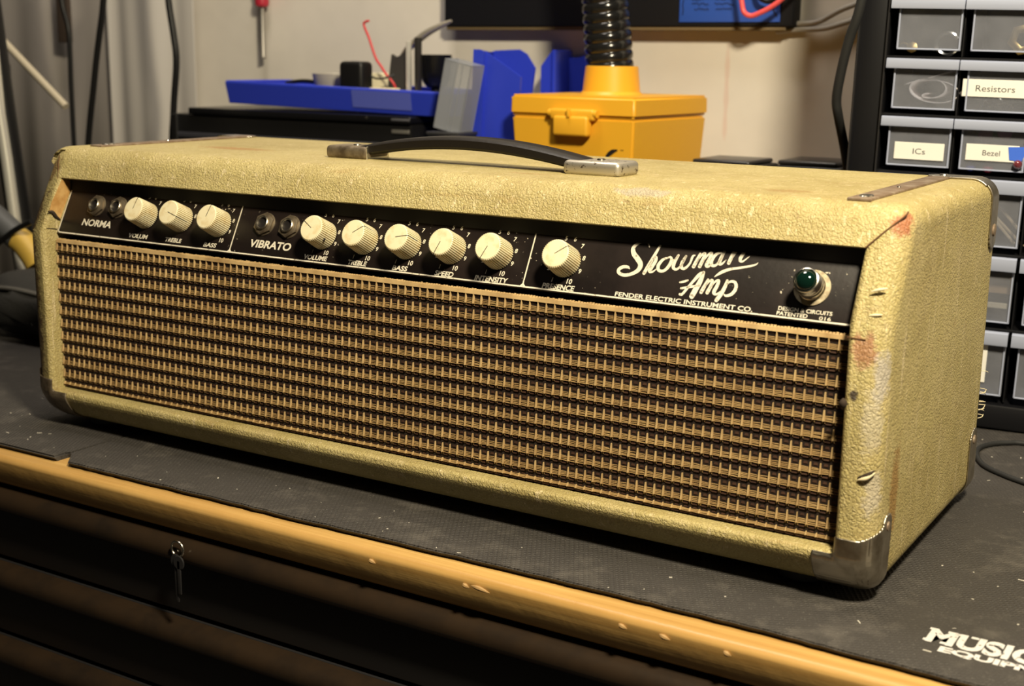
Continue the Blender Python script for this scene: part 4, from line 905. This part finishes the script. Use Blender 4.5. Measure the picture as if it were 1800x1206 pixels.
# ------------------------------------------------------------------ the dim corner on the left
def sheet_folds(name, x0, x1, y, z0, z1, f, m, lab, cat, n=90):
    bm = bmesh.new(); A, B = [], []
    for k in range(n+1):
        t = k/n; x = x0+(x1-x0)*t; d = f(t); A.append(bm.verts.new((x, y+d, z0))); B.append(bm.verts.new((x, y+d*.8, z1)))
    for k in range(n): bm.faces.new((A[k], A[k+1], B[k+1], B[k]))
    o = tag(obj(name, bm, m, None, 80), lab, cat); o.modifiers.new('t', 'SOLIDIFY').thickness = .0012; return o
CUR = mat('grey_white_sheet', (.40, .375, .34), .6)
sheet_folds('hanging_sheet', -.585, -.432, .585, -.60, .55, lambda t: .007*math.sin(t*8.5+.6)+.003*math.sin(t*19), CUR, 'pale plastic sheet hanging in folds between two black cables', 'sheet')
sheet_folds('grey_curtain', -1.10, -.600, .600, -.30, .60, lambda t: .008*math.sin(t*15)+.004*math.sin(t*31), mat('dim_grey_sheet', (.33, .30, .275), .7), 'dim grey curtain hanging behind the stand pole', 'curtain')
tag(tube('hanging_cable', [(-.412, .44, .36), (-.4227, .44, .2858), (-.4319, .44, .2488), (-.4385, .44, .2237), (-.4457, .44, .192), (-.4606, .44, .124), (-.475, .44, .02), (-.48, .44, -.30), (-.48, .44, FLOOR_Z+.006)], .0036, BLACK), 'thick black cable hanging in front of the sheet folds', 'cable')
tag(tube('hanging_cable', [(-.3700, .48, .36), (-.3634, .48, .2868), (-.3576, .48, .2498), (-.3549, .48, .2187), (-.3627, .48, .1617), (-.368, .48, .08), (-.372, .48, -.30), (-.372, .48, FLOOR_Z+.006)], .0038, BLACK), 'thick black cable hanging beside the black equipment case', 'cable')
tag(tube('hanging_cable', [(-.545, .48, .36), (-.5396, .48, .2886), (-.5305, .48, .2558), (-.5300, .48, .2250), (-.5312, .48, .1896), (-.5319, .48, .1222), (-.532, .48, 0), (-.532, .48, -.30), (-.532, .48, FLOOR_Z+.006)], .0030, BLACK), 'dark cable hanging against the dim grey curtain', 'cable')
sg = tag(boxobj('brown_strip', (-.6560, .568, .2400), (-.6330, .573, .36), mat('dark_brown_matte', (.055, .036, .025), .8), None, .001), 'dark brown strip next to the dark cable', 'strap')  # thin dark brown upright box in front of the curtain
sp_ = thing('microphone_stand', 'stand with a bright steel pole and a pale slanting boom', 'stand', (-.41, .30, -.9))
tube('pole', [(-.441, .300, .35), (-.4310, .300, .165), (-.4245, .300, .118), (-.4080, .300, -.030), (-.4020, .300, -.09), (-.4020, .30, FLOOR_Z)], .0062, mat('bright_pole', (.85, .82, .72), .25, .6), sp_, smooth=0)
tube('pole', [(-.460, .312, .35), (-.4400, .312, .165), (-.4150, .312, -.030), (-.4080, .312, -.09), (-.4080, .312, FLOOR_Z)], .0125, BLACK, sp_, smooth=0)
tube('boom', [(-.640, .40, .300), (-.5520, .40, .2440), (-.4470, .40, .1690)], .0042, mat('beige_rod', (.50, .44, .33), .5), sp_, smooth=0)
bm = bmesh.new(); lathe(bm, [(.009, -.012), (.012, -.008), (.012, .008), (.009, .012)], 24, Matrix.Translation((-.556, .40, .205))); lathe(bm, [(.004, 0), (.004, .2)], 12, Matrix.Translation((-.556, .40, .07))); obj('clutch', bm, DARK, sp_)
tl = thing('grip_tool', 'dark grey hand tool with a yellow end lying beyond the amplifier', 'tool', (-.345, .25, .02))
bm = bmesh.new(); sweep(bm, [(-.395, .24, .078), (-.375, .245, .064), (-.350, .25, .0455)], .0130, 20, 4); obj('grip', bm, mat('grey_grip', (.060, .062, .066), .55), tl, 60)
bm = bmesh.new(); sweep(bm, [(-.350, .25, .0455), (-.343, .252, .040), (-.334, .254, .029), (-.328, .255, .020)], .0125, 20, 4); obj('yellow_end', bm, mat('dull_yellow', (.52, .34, .06), .5), tl, 60)
tube('strap', [(-.40, .235, .022), (-.365, .236, .040), (-.338, .238, .056), (-.315, .24, .066)], .0030, BLACK, tl)
bg = thing('black_tool_bag', 'black fabric tool bag slumped beyond the end of the amplifier', 'bag', (-.262, .27, MAT_Z))
bm = bmesh.new(); bmesh.ops.create_uvsphere(bm, u_segments=40, v_segments=24, radius=1)
for v in bm.verts:
    c = v.co; e = .55; p = Vector([math.copysign(abs(c[i])**e, c[i]) for i in range(3)])
    wob = noise.noise(p*2.3)*.10
    v.co = Vector((-.262+.070*p.x*(1+wob), .27+.10*p.y*(1+wob), MAT_Z+.030+.030*p.z*(1+wob*1.5)))
    v.co.z = max(v.co.z, MAT_Z)
obj('bag_body', bm, mat('black_fabric', (.018, .017, .016), .9, bump=(500, .4, .001)), bg, 60)
tube('bag_handle', [(-.315, .195, .004), (-.30, .180, .010), (-.265, .176, .013), (-.23, .180, .010), (-.215, .195, .002)], .0045, mat('grey_webbing', (.060, .056, .050), .8), bg, flat=.5)
